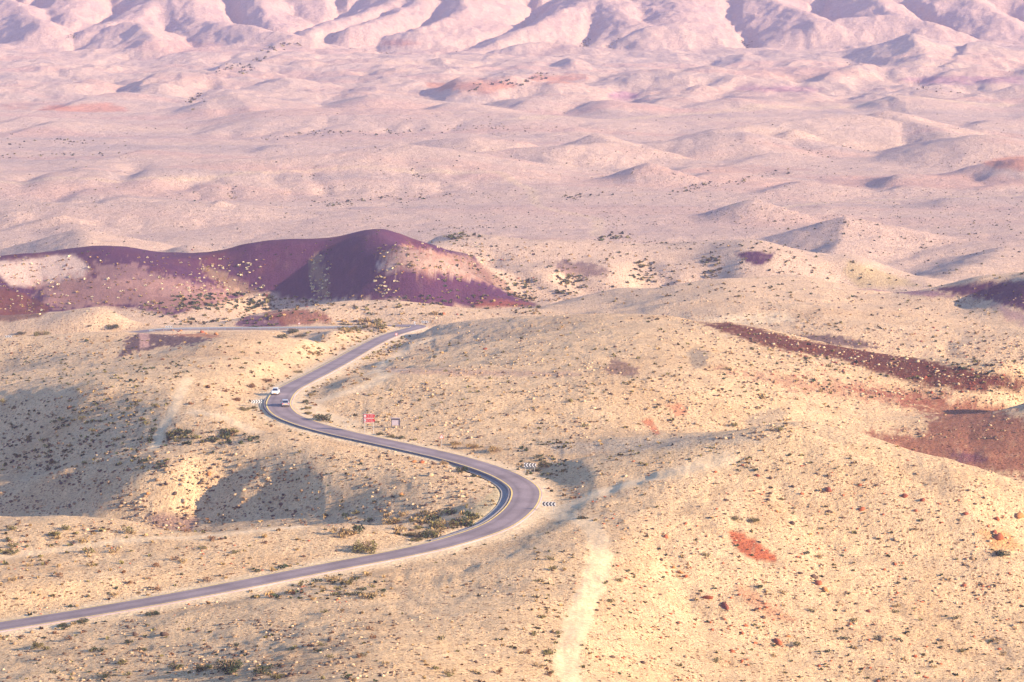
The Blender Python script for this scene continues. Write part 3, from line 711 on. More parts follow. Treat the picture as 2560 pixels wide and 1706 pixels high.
lay(poly_mask([(1960, 838), (2080, 838), (2150, 850), (2200, 870), (2120, 868), (2000, 852)], 850, 960, 4, 8, 4), np.array([.09, .05, .055]), .9)
lay(poly_mask([(1800, 790), (1960, 782), (1990, 800), (1900, 815), (1750, 800)], 860, 980, 8, 8, 8), PALE * 1.1, .8)
lay(poly_mask([(2150, 970), (2300, 990), (2450, 1010), (2560, 1040), (2750, 1080), (2750, 1210), (2560, 1200), (2400, 1175), (2250, 1170), (2150, 1130), (2180, 1080), (2300, 1090), (2330, 1040)], 600, 760, 20, 44, 4), np.array([.215, .062, .036]), .85)
lay(poly_mask([(1800, 925), (2150, 960), (2400, 990), (2300, 1020), (2000, 980)], 620, 780, 12, 34, 3.5, seed=4), DARKRED * 1.8, .5)
lay(poly_mask([(2370, 1125), (2430, 1130), (2480, 1155), (2400, 1160)], 600, 700, 8, 14, 3), DARK * 1.6, .5)
lay(poly_mask([(1505, 925), (1540, 895), (1590, 920), (1600, 938), (1540, 940)], 650, 780, 5, 12, 3), np.array([.17, .085, .07]), .75)
lay(poly_mask([(1715, 880), (1740, 868), (1775, 880), (1770, 915), (1735, 925)], 650, 800, 8, 8, 4), GREY * .55, .75)
lay(poly_mask([(1870, 1040), (1930, 1020), (1975, 1030), (1950, 1055), (1860, 1075)], 600, 720, 8, 9, 4), GREY * .6, .6)
lay(poly_mask([(950, 920), (1200, 925), (1450, 932), (1450, 940), (1150, 940), (980, 932)], 640, 760, 6, 8, 4), PINK * .8, .5)
lay(poly_mask([(1665, 1010), (1700, 1008), (1730, 1035), (1690, 1040)], 600, 720, 4, 7, 3), RED, .6)
lay(poly_mask([(1600, 1050), (1630, 1052), (1650, 1085), (1640, 1088)], 600, 720, 3, 4, 3), RED, .75)
lay(poly_mask([(1818, 1320), (1850, 1328), (1900, 1360), (1942, 1392), (1940, 1406), (1890, 1402), (1850, 1380), (1828, 1350)], 440, 600, 3, 3, 3), RED * .92)
lay(poly_mask([(1825, 1440), (1880, 1480), (1960, 1530), (2010, 1560), (1940, 1550), (1860, 1500)], 430, 570, 7, 10, 3), RED * 1.15, .42)
lay(poly_mask([(2440, 1320), (2520, 1330), (2560, 1370), (2480, 1380)], 430, 600, 6, 10, 3), np.array([.50, .22, .06]), .6)
lay(poly_mask([(360, 1298), (420, 1285), (500, 1300), (480, 1332), (400, 1330)], 530, 640, 5, 9, 3), DARK * 1.6, .55)
lay(poly_mask([(1350, 1105), (1950, 1085), (1900, 1105), (1700, 1120), (1500, 1130), (1400, 1140)], 480, 640, 10, 14, 6), GREY * .95, .6)  # grey painted into the ground for the shade on the spur's shelf
lay(poly_mask([(1150, 1300), (1250, 1210), (1262, 1240), (1240, 1280), (1180, 1315)], 480, 640, 4, 4, 3), np.array([.30, .29, .15]), .35)
# reddish streaks far off
for (x, y, w_, h_, c_, s_) in ((1950, 222, 110, 9, DARK * 3, 1), (2420, 200, 170, 10, DARK * 3, 2), (90, 268, 90, 4, DARKRED * 2, 3), (210, 272, 110, 9, RED * 1.0, 4), (1180, 215, 120, 14, RED * .75, 5), (430, 115, 130, 16, PINK, 6), (1400, 195, 70, 10, RED * .8, 7),
                               (1010, 108, 50, 5, DARKRED * 2, 8), (2000, 180, 160, 14, PINK * .9, 9), (2350, 455, 300, 16, PINK * .9, 10), (1870, 425, 160, 8, PINK * .8, 11), (2530, 410, 70, 18, RED * .9, 12), (1560, 240, 40, 10, DARK * 4, 13), (1300, 600, 130, 5, PINK * .7, 14)):
    th = np.linspace(0, 2 * np.pi, 14, endpoint=False)
    lay(poly_mask(np.stack([x + w_ * np.cos(th), y + h_ * np.sin(th)], 1), 1250, 3300, 9, 13, 40, seed=s_), c_, .5)
mott = sstep(.08, .5, fbm(Xg, Yg, 2.2, 3, .8, seed=91)) * (Dg < 760) + sstep(.12, .55, fbm(Xg, Yg, 4.0, 3, .8, seed=92)) * ((Dg >= 760) & (Dg < 1250))
lay(mott * (1 - track) * (1 - .75 * HILL), SAND * .9 * (1 - ff) + SAND_FAR * .8 * ff, .32)
streak = sstep(.1, .6, fbm(Xg * .5, Yg, 9, 4, .7, seed=93))
lay(streak * HILL, DARKRED * 1.1, .3)
C = np.clip(C * (1 + .10 * fbm(Xg, Yg, 3.0, 2, .8, seed=50) * nearm + .05 * fbm(Xg, Yg, 20, 3, .8, seed=51))[..., None], .01, .9)

# ------------------------------------------------------------------ materials
def new_mat(name):
    m = bpy.data.materials.new(name); m.use_nodes = True
    n = m.node_tree.nodes; l = m.node_tree.links; n.clear()
    out = n.new('ShaderNodeOutputMaterial'); b = n.new('ShaderNodeBsdfPrincipled')
    l.new(b.outputs[0], out.inputs['Surface'])
    return m, n, l, b
def noise_node(n, l, vec, scale, detail=4, rough=.6):
    t = n.new('ShaderNodeTexNoise'); t.inputs['Scale'].default_value = scale; t.inputs['Detail'].default_value = detail; t.inputs['Roughness'].default_value = rough
    l.new(vec, t.inputs['Vector']); return t
def ramp(n, l, src, stops):
    r = n.new('ShaderNodeValToRGB'); l.new(src, r.inputs[0])
    while len(r.color_ramp.elements) < len(stops): r.color_ramp.elements.new(.5)
    for e, (p, c) in zip(r.color_ramp.elements, stops):
        e.position = p; e.color = (c, c, c, 1) if not hasattr(c, '__len__') else (*c, 1)
    return r
def mixc(n, l, a, b, fac=1.0, mode='MULTIPLY'):
    m = n.new('ShaderNodeMix'); m.data_type = 'RGBA'; m.blend_type = mode
    if isinstance(fac, (int, float)): m.inputs[0].default_value = fac
    else: l.new(fac, m.inputs[0])
    for s, q in ((a, 6), (b, 7)):
        if hasattr(s, 'is_linked'): l.new(s, m.inputs[q])
        else: m.inputs[q].default_value = (*s, 1)
    return m.outputs[2]

def ground_material(name='desert_soil', far_off=False):
    m, n, l, b = new_mat(name)
    at = n.new('ShaderNodeAttribute'); at.attribute_name = 'col'
    tc = n.new('ShaderNodeTexCoord'); v = tc.outputs['Object']
    n1 = noise_node(n, l, v, 1.7, 5, .75); n2 = noise_node(n, l, v, .16, 5, .7)
    c = mixc(n, l, at.outputs['Color'], ramp(n, l, n1.outputs['Fac'], [(.30, .62), (.5, .98), (.7, 1.25)]).outputs[0])
    c = mixc(n, l, c, ramp(n, l, n2.outputs['Fac'], [(.3, .84), (.7, 1.14)]).outputs[0])
    for sc_, r0, keep, dark in ((1.05, .30, .45, (.30, .21, .17)), (2.3, .34, .40, (.45, .36, .30)), (.42, .16, .5, (.34, .26, .20))):
        w_ = n.new('ShaderNodeTexVoronoi'); w_.inputs['Scale'].default_value = sc_; l.new(v, w_.inputs['Vector'])
        near_ = n.new('ShaderNodeMath'); near_.operation = 'LESS_THAN'; near_.inputs[1].default_value = r0; l.new(w_.outputs['Distance'], near_.inputs[0])
        sp = n.new('ShaderNodeSeparateColor'); l.new(w_.outputs['Color'], sp.inputs[0])
        on_ = n.new('ShaderNodeMath'); on_.operation = 'LESS_THAN'; on_.inputs[1].default_value = keep; l.new(sp.outputs[0], on_.inputs[0])
        mu = n.new('ShaderNodeMath'); mu.operation = 'MULTIPLY'; l.new(near_.outputs[0], mu.inputs[0]); l.new(on_.outputs[0], mu.inputs[1])
        pt_ = n.new('ShaderNodeMath'); pt_.operation = 'MULTIPLY'; l.new(mu.outputs[0], pt_.inputs[0])
        l.new(ramp(n, l, n2.outputs['Fac'], [(.34, .25), (.58, 1.0)]).outputs[0], pt_.inputs[1])
        pa = n.new('ShaderNodeMath'); pa.operation = 'MULTIPLY'; l.new(pt_.outputs[0], pa.inputs[0]); l.new(at.outputs['Alpha'], pa.inputs[1])
        c = mixc(n, l, c, mixc(n, l, c, dark), pa.outputs[0], 'MIX')
    l.new(c, b.inputs['Base Color'])
    b.inputs['Roughness'].default_value = 1.0; b.inputs['Specular IOR Level'].default_value = 0.1
    bp = n.new('ShaderNodeBump'); bp.inputs['Strength'].default_value = 1.0; bp.inputs['Distance'].default_value = .85
    n3 = noise_node(n, l, v, 1.0, 6, .72)
    st = n.new('ShaderNodeMath'); st.operation = 'MULTIPLY_ADD'; st.inputs[1].default_value = .7; st.inputs[2].default_value = .3
    l.new(at.outputs['Alpha'], st.inputs[0]); l.new(st.outputs[0], bp.inputs['Strength'])
    l.new(n3.outputs['Fac'], bp.inputs['Height']); l.new(bp.outputs[0], b.inputs['Normal'])
    if far_off:                       # rills and ledges too small for the far mesh
        n4 = noise_node(n, l, v, .07, 7, .68); b2 = n.new('ShaderNodeBump'); b2.inputs['Strength'].default_value = .6; b2.inputs['Distance'].default_value = 7.0
        l.new(n4.outputs['Fac'], b2.inputs['Height']); l.new(b2.outputs[0], bp.inputs['Normal'])
    return m
def attr_material(name, rough=1.0, var=.25, scale=6.0):
    m, n, l, b = new_mat(name)
    at = n.new('ShaderNodeAttribute'); at.attribute_name = 'col'
    tc = n.new('ShaderNodeTexCoord'); t = noise_node(n, l, tc.outputs['Object'], scale, 3, .6)
    c = mixc(n, l, at.outputs['Color'], ramp(n, l, t.outputs['Fac'], [(.3, 1 - var), (.7, 1 + var)]).outputs[0])
    l.new(c, b.inputs['Base Color']); b.inputs['Roughness'].default_value = rough; b.inputs['Specular IOR Level'].default_value = .1
    return m
def paint(name, col, rough=.6, metal=0.0, spec=.3, var=.12, scale=8.0):
    m, n, l, b = new_mat(name)
    tc = n.new('ShaderNodeTexCoord'); t = noise_node(n, l, tc.outputs['Object'], scale, 4, .6)
    c = mixc(n, l, col, ramp(n, l, t.outputs['Fac'], [(.3, 1 - var), (.7, 1 + var)]).outputs[0])
    l.new(c, b.inputs['Base Color']); b.inputs['Roughness'].default_value = rough; b.inputs['Metallic'].default_value = metal
    b.inputs['Specular IOR Level'].default_value = spec
    return m
M_GROUND = ground_material()
M_FAR = ground_material('far_desert_soil', True)
M_STONE = attr_material('loose_stone', 1.0, .25, 5.0)
M_LEAF = attr_material('dry_foliage', 1.0, .3, 3.0)

# ------------------------------------------------------------------ the terrain objects
reg = np.zeros((NRR - 1, NC - 1), int)
Dc = .5 * (DR[:-1] + DR[1:])[:, None] + 0 * reg
pxc = PX[:-1, :-1]
reg[Dc > 1225] = 2
reg[(Dc > 1045) & (Dc <= 1225)] = 3
reg[(Dc > 1045) & (Dc <= 1225) & (pxc < 1330)] = 1
reg[Dc > 3020] = 4
vid = np.arange(NRR * NC).reshape(NRR, NC)
quads = np.stack([vid[:-1, :-1], vid[:-1, 1:], vid[1:, 1:], vid[1:, :-1]], -1)
stony = 1 - np.clip(np.maximum(.95 * track, np.maximum(.6 * HILL, .8 * (1 - sstep(4.2, 7.0, road_d)))), 0, 1)      # how stony the soil is (kept in the alpha of 'col')
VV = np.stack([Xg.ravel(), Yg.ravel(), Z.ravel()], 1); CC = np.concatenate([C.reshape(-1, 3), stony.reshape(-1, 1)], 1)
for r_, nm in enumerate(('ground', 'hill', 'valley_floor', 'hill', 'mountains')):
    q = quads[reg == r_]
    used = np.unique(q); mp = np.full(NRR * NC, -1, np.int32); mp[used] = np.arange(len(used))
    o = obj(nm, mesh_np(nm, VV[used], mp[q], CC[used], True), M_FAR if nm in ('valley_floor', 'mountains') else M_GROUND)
    tag(o, kind='structure')


# ------------------------------------------------------------------ road
def asphalt():
    m, n, l, b = new_mat('asphalt')
    tc = n.new('ShaderNodeTexCoord'); v = tc.outputs['Object']
    n1 = noise_node(n, l, v, .12, 4, .6); n2 = noise_node(n, l, v, 2.5, 4, .7)
    at = n.new('ShaderNodeAttribute'); at.attribute_name = 'col'
    c = mixc(n, l, at.outputs['Color'], ramp(n, l, n1.outputs['Fac'], [(.3, .74), (.7, 1.22)]).outputs[0])
    c = mixc(n, l, c, ramp(n, l, n2.outputs['Fac'], [(.3, .88), (.7, 1.12)]).outputs[0])
    l.new(c, b.inputs['Base Color']); b.inputs['Roughness'].default_value = .9; b.inputs['Specular IOR Level'].default_value = .2
    return m
M_ASPHALT = asphalt()
M_YELLOW = paint('yellow_line', (.66, .46, .14), .8, var=.25, scale=1.5)
M_KERB = paint('shade_toned_kerb', (.10, .095, .11), .9, var=.2, scale=1.0)  # dark tone carries the shade of the kerb's face in its colour
def strip(offs, dz_, i0=0, i1=None, cols=None):
    i1 = len(ROAD) if i1 is None else i1
    P = ROAD[i0:i1]; N_ = RN[i0:i1]; k = len(offs)
    V = np.concatenate([np.stack([P[:, 0] + N_[:, 0] * o_, P[:, 1] + N_[:, 1] * o_, P[:, 2] + d_], 1) for o_, d_ in zip(offs, dz_)])
    n = len(P); F = []
    for a in range(k - 1):
        i = np.arange(n - 1)
        F.append(np.stack([a * n + i, (a + 1) * n + i, (a + 1) * n + i + 1, a * n + i + 1], 1))
    c_ = None if cols is None else np.concatenate([np.tile(np.array(q), (n, 1)) for q in cols])
    return V, np.concatenate(F)[:, ::-1], c_
asp = np.array([.205, .155, .158]); wear = asp * .78; edge = asp * 1.45
V_, F_, c_ = strip([HALF + .25, HALF + .15, HALF - .2, 2.1, 1.5, .8, 0, -.8, -1.5, -2.1, -HALF + .2, -HALF - .15, -HALF - .25], [-.35, -.02, 0, .01, .015, .02, .025, .02, .015, .01, 0, -.02, -.35],
                   cols=[edge, edge, asp, asp, wear, asp, asp * 1.05, asp, wear, asp, asp, edge, edge])
road = tag(obj('road', mesh_np('road', V_, F_, c_, True), M_ASPHALT), kind='structure')
for s_ in (1, -1):
    V_, F_, _ = strip([s_ * (HALF - .24) + .16, s_ * (HALF - .24) - .12], [.012, .012])
    obj('edge_line', mesh_np('edge_line', V_, F_), M_YELLOW, road)
V_, F_, _ = strip([HALF + .62, HALF + .60, HALF + .28, HALF + .24], [-.45, .16, .16, -.2], S_KERB0, S_KERB1)
obj('kerb', mesh_np('kerb', V_, F_), M_KERB, road)
CHAN = paint('channel_concrete', (.26, .23, .21), .9, var=.15, scale=.8)
V_, F_, _ = strip([HALF + 1.9, HALF + 1.75, HALF + 1.3, HALF + .8, HALF + .58], [-.20, -.22, -.42, -.40, -.3], S_BEND0 + 8, S_BEND1 - 8)
obj('drainage_channel', mesh_np('drainage_channel', V_, F_, None, True), CHAN, road)

# ------------------------------------------------------------------ guard rail on the far leg
M_STEEL = paint('galvanised_steel', (.27, .31, .36), .55, .3, .4, var=.1)
M_POST = paint('sign_post_steel', (.35, .34, .34), .6, .3, .4, var=.1)
xs_ = 1280 + F_PX * ROAD[:, 0] / (ROAD[:, 1] * CP - (ROAD[:, 2] - CAM_H) * SP)
farleg = np.where((ROAD[:, 1] > 955) & (xs_ < 905) & (xs_ > 372))[0]
fi0, fi1 = farleg.min(), farleg.max()
OFF = HALF + .9
gp = ROAD[fi0:fi1].copy(); gp[:, :2] += RN[fi0:fi1] * OFF
root = empty('guard_rail', tuple(gp[len(gp) // 2]))
tag(root, 'long pale steel guard rail along the far leg of the road', 'guard rail')
loc0 = gp[len(gp) // 2]
prof = [(.0, .86), (.07, .80), (.02, .70), (.07, .60), (.0, .54), (-.04, .54), (-.04, .86)]
Vr = np.concatenate([np.stack([gp[:, 0] + RN[fi0:fi1, 0] * a, gp[:, 1] + RN[fi0:fi1, 1] * a, gp[:, 2] + b], 1) for a, b in prof]) - loc0
n_ = len(gp); Fr = []
for a in range(len(prof)):
    i = np.arange(n_ - 1); a2 = (a + 1) % len(prof)
    Fr.append(np.stack([a * n_ + i, a2 * n_ + i, a2 * n_ + i + 1, a * n_ + i + 1], 1))
obj('rail_beam', mesh_np('rail_beam', Vr, np.concatenate(Fr)), M_STEEL, root)
pm = MB().box((0, 0, .3), (.13, .10, 1.4)); pme = None
for i in range(0, n_, 3):
    if pme is None:
        o = pm.build('post', M_STEEL, root); pme = o.data
    else:
        o = obj('post', pme, None, root)
    q = gp[i] - loc0; o.location = (q[0] + RN[fi0 + i, 0] * -.1, q[1] + RN[fi0 + i, 1] * -.1, q[2])
MB().box((0, 0, 0), (1.3, .12, .5)).build('end_terminal', M_STEEL, root).location = tuple(gp[-1] - loc0 + np.array([0, 0, .55]))

# ------------------------------------------------------------------ signs
M_WHITE = paint('sign_white', (.55, .54, .55), .5, var=.04)
M_BLACK = paint('sign_black', (.02, .02, .025), .5, var=.1)
M_RED = paint('sign_red', (.33, .012, .016), .5, var=.08)
M_REDDISH = paint('sign_red_rim', (.42, .03, .03), .5, var=.08)
M_DARKWOOD = paint('dark_frame', (.045, .040, .050), .7, var=.2)
M_BOARD = paint('pale_board', (.44, .36, .39), .6, var=.1, scale=2.0)

def ground_at(px, py):
    return Vector(place(px, py))
def height_at(x, y):
    u = x / y; j = int(np.clip(np.searchsorted(U, u), 1, NC - 1)); i = int(np.clip(np.searchsorted(DR, y), 1, NRR - 1))
    f = (u - U[j - 1]) / (U[j] - U[j - 1]); g = (y - DR[i - 1]) / (DR[i] - DR[i - 1])
    return float((Z[i - 1, j - 1] * (1 - f) + Z[i - 1, j] * f) * (1 - g) + (Z[i, j - 1] * (1 - f) + Z[i, j] * f) * g)

def chevron_sign(px, py, w, h, leg, n, direction, label, rz=0.0):
    p = ground_at(px, py)
    r = empty('chevron_sign', p, rz); tag(r, label, 'road sign', 'black and white chevron boards at the bends')
    pan = MB().box((0, 0, leg + h / 2), (w, .05, h)).build('panel', M_WHITE, r)
    a = w / n
    for i in range(n):
        x0 = -w / 2 + (i + .5) * a; t_ = a * .52; e = h / 2 * .96
        d_ = direction
        poly = [(x0 - d_ * t_, leg + h / 2 - e), (x0 - d_ * t_ + d_ * a * .50, leg + h / 2 - e), (x0 + d_ * a * .5, leg + h / 2), (x0 - d_ * t_ + d_ * a * .50, leg + h / 2 + e), (x0 - d_ * t_, leg + h / 2 + e), (x0, leg + h / 2)]
        poly = [(max(-w / 2 + .01, min(w / 2 - .01, x)), z) for x, z in poly]
        if d_ < 0: poly = poly[::-1]
        MB().prism(poly, -.035, -.027).build('chevron', M_BLACK, pan)
    for s_ in (-1, 1):
        MB().tube([(s_ * w * .36, .05, -.6), (s_ * w * .36, .05, leg + h * .9)], .045, 6).build('post', M_POST, r)
    return r
chevron_sign(1372, 1279, 2.55, .85, 1.05, 4, -1, 'chevron board with crisp black arrows outside the near bend, lower of the pair', R(-8))
chevron_sign(1325, 1182, 2.5, .82, 1.2, 4, -1, 'chevron board with pale arrows outside the near bend, above its twin', R(-4))
chevron_sign(642, 1019, 2.4, .78, 1.0, 4, 1, 'chevron board pointing right beside the bend with the two cars', R(12))
chevron_sign(1062, 813, 2.3, .78, .7, 4, -1, 'chevron board pointing left at the far bend beside the striped marker', R(-4))
chevron_sign(422, 827, 2.3, .70, 1.0, 4, 1, 'small chevron board pointing right behind the left end of the guard rail', R(4))
chevron_sign(21, 849, 2.0, .62, .6, 4, -1, 'tiny faded chevron board at the left picture edge among bushes', R(0))

p = ground_at(1037, 815)
r = empty('hazard_marker', p, 0); tag(r, 'narrow black and white striped marker post at the far bend', 'road sign')
pan = MB().box((0, 0, .95), (.62, .05, 1.15)).build('panel', M_WHITE, r)
for k in range(3):
    z0 = .42 + k * .40
    MB().prism([(-.30, z0), (-.30, z0 + .02), (.30, z0 + .42), (.30, z0 + .22)] if k else [(-.30, z0), (-.30, z0 + .18), (.30, z0 + .42), (.30, z0 + .22)], -.035, -.027).build('stripe', M_BLACK, pan)
MB().tube([(0, .05, -.5), (0, .05, 1.4)], .05, 6).build('post', M_POST, r)

# two red direction arrows on one frame
p = ground_at(924, 1083)
r = empty('direction_sign', p, R(2)); tag(r, 'pair of red arrow direction signs with white lettering above the road', 'road sign')
for k, z0 in enumerate((2.42, 3.42)):
    w = 2.55; h = .86
    pl = MB().prism([(-w / 2, z0), (w / 2 - .32, z0), (w / 2, z0 + h / 2), (w / 2 - .32, z0 + h), (-w / 2, z0 + h)], -.03, .03).build('arrow_plate', M_RED, r)
    rim = MB()
    for a in (z0 - .045, z0 + h + .005): rim.box((-.16, -.0, a + .02), (w - .32, .07, .04))
    rim.build('border', M_WHITE, pl)
    ic = MB().box((-w / 2 + .28, -.04, z0 + h / 2), (.42, .02, .5)).build('pictogram_panel', M_WHITE, pl)
    MB().prism([(-w / 2 + .18, z0 + .28), (-w / 2 + .38, z0 + .28), (-w / 2 + .38, z0 + .40), (-w / 2 + .30, z0 + .55), (-w / 2 + .18, z0 + .50)], -.06, -.052).build('pictogram', M_BLACK if k == 0 else M_RED, ic)
    tx = MB(); rr = random.Random(7 + k)
    for row in range(3):
        x = -w / 2 + .62
        while x < w / 2 - .45:
            ww = rr.uniform(.04, .09)
            tx.box((x + ww / 2, -.036, z0 + .20 + row * .24 + rr.uniform(-.02, .02)), (ww, .012, rr.uniform(.05, .09)))
            x += ww + (rr.uniform(.05, .08) if rr.random() < .7 else .18)
    tag(tx.build('lettering', M_WHITE, pl), kind='stuff')
MB().box((-1.33, .02, 3.4), (.12, .1, 2.2)).build('side_bar', M_DARKWOOD, r)
for x in (-1.1, .85):
    MB().tube([(x, .07, -.8), (x, .07, 4.2)], .05, 6).build('post', M_POST, r)

# information board
p = ground_at(989, 1069)
r = empty('information_board', p, R(-6)); tag(r, 'dark framed information board standing right of the red arrow signs', 'notice board')
for x in (-.92, .92): MB().box((x, 0, .85), (.14, .14, 2.6)).build('post', M_DARKWOOD, r)
MB().box((0, 0, 1.90), (1.70, .12, .30)).build('header', M_DARKWOOD, r)
MB().box((0, -.01, 2.12), (2.1, .34, .08)).build('roof', M_BOARD, r)
MB().box((0, .02, 1.10), (1.70, .05, 1.28)).build('panel', M_BOARD, r)

def tri_sign(px, py, size, pole, label, rz=0, mark=True):
    p = ground_at(px, py); r = empty('warning_sign', p, rz); tag(r, label, 'road sign')
    h = size * .9; z0 = pole
    pl = MB().prism([(-size / 2, z0), (size / 2, z0), (0, z0 + h)], -.02, .02).build('plate', M_REDDISH, r)
    q = .70
    MB().prism([(-size / 2 * q, z0 + h * .11), (size / 2 * q, z0 + h * .11), (0, z0 + h * (.11 + q * .98))], -.03, -.022).build('face', M_WHITE, pl)
    if mark: MB().prism([(-.09, z0 + h * .18), (-.01, z0 + h * .18), (.10, z0 + h * .42), (.02, z0 + h * .52)], -.04, -.032).build('symbol', M_BLACK, pl)
    MB().tube([(0, .05, -.6), (0, .05, z0 + h * .6)], .04, 6).build('post', M_POST, r)
tri_sign(1104, 1119, 1.0, 2.0, 'thin white triangle warning sign with red rim above the road', R(6))
tri_sign(748, 822, .95, 1.5, 'far triangle warning sign standing behind the guard rail', R(4), False)
p = ground_at(991, 853); r = empty('no_overtaking_sign', p, R(4)); tag(r, 'round red rimmed sign on a thin pole beside the upper road', 'road sign')
def disc(rad, z0, n=24): return [(rad * math.cos(2 * math.pi * i / n), z0 + rad * math.sin(2 * math.pi * i / n)) for i in range(n)]
pl = MB().prism(disc(.43, 2.15), -.02, .02).build('plate', M_REDDISH, r)
MB().prism(disc(.31, 2.15), -.03, -.022).build('face', M_WHITE, pl)
MB().box((-.10, -.036, 2.15), (.14, .01, .16)).build('symbol', M_REDDISH, pl); MB().box((.11, -.036, 2.12), (.14, .01, .12)).build('symbol', M_BLACK, pl)
MB().tube([(0, .05, -.6), (0, .05, 2.3)], .04, 6).build('post', M_POST, r)

p = ground_at(813, 888); r = MB().tube([(0, 0, -.4), (0, 0, 1.7), (-.06, 0, 2.0), (-.2, 0, 2.1), (-.36, 0, 2.02)], [.06, .06, .055, .05, .06], 8).build('hooked_post', M_POST)
r.location = p; tag(r, 'thin grey post with a hooked top among bushes left of the road', 'post')
p = ground_at(782, 858); r = MB().tube([(.28, 0, -.3), (.28, 0, .35), (.2, 0, .55), (0, 0, .62), (-.2, 0, .55), (-.28, 0, .35), (-.28, 0, -.3)], .05, 8).build('bent_pipe', M_POST)
r.location = p; tag(r, 'small arched grey pipe sticking out of the sand left of the road', 'pipe')
p = ground_at(1004, 814); r = MB().box((0, 0, .3), (.16, .16, 1.2)).box((0, -.005, .75), (.18, .17, .14)).build('marker_post', M_BLACK)
r.location = p; tag(r, 'short black roadside post before the far bend', 'post')

# ------------------------------------------------------------------ cars
M_CARWHITE = paint('white_car_paint', (.72, .72, .74), .3, .0, .5, var=.02)
M_CARSILVER = paint('silver_car_paint', (.33, .30, .32), .35, .15, .5, var=.02)
M_GLASS = paint('car_glass', (.012, .02, .045), .12, .0, .5, var=.1)
M_TYRE = paint('tyre_rubber', (.02, .02, .022), .9, var=.1)
M_RIM = paint('wheel_rim', (.45, .45, .47), .4, .6, .5, var=.05)
M_LAMP = paint('lamp_lens', (.75, .78, .80), .15, var=.05)
M_TAIL = paint('tail_lens', (.55, .02, .03), .3, var=.05)
M_PLATE = paint('number_plate', (.75, .42, .10), .5, var=.05)
M_TRIM = paint('black_trim', (.02, .02, .024), .6, var=.1)
def lofted(st, name, mat, parent, smooth=True):
    V = []; F = []
    k = None
    for y, zb, zt, w in st:
        zm = zb + (zt - zb) * .55
        half = [(w * .86, zb), (w, zb + (zt - zb) * .25), (w, zm), (w * .95, zt - .06), (w * .78, zt)]
        ring = half + [(-x, z) for x, z in reversed(half)]
        k = len(ring); V += [(x, y, z) for x, z in ring]
    n = len(st)
    for i in range(n - 1):
        for j in range(k):
            F.append((i * k + j, i * k + (j + 1) % k, (i + 1) * k + (j + 1) % k, (i + 1) * k + j))
    F += [tuple(range(k)), tuple(reversed(range((n - 1) * k, n * k)))]
    mb = MB(); mb.v = V; mb.f = [tuple(reversed(f)) for f in F]
    return mb.build(name, mat, parent, False, .03)
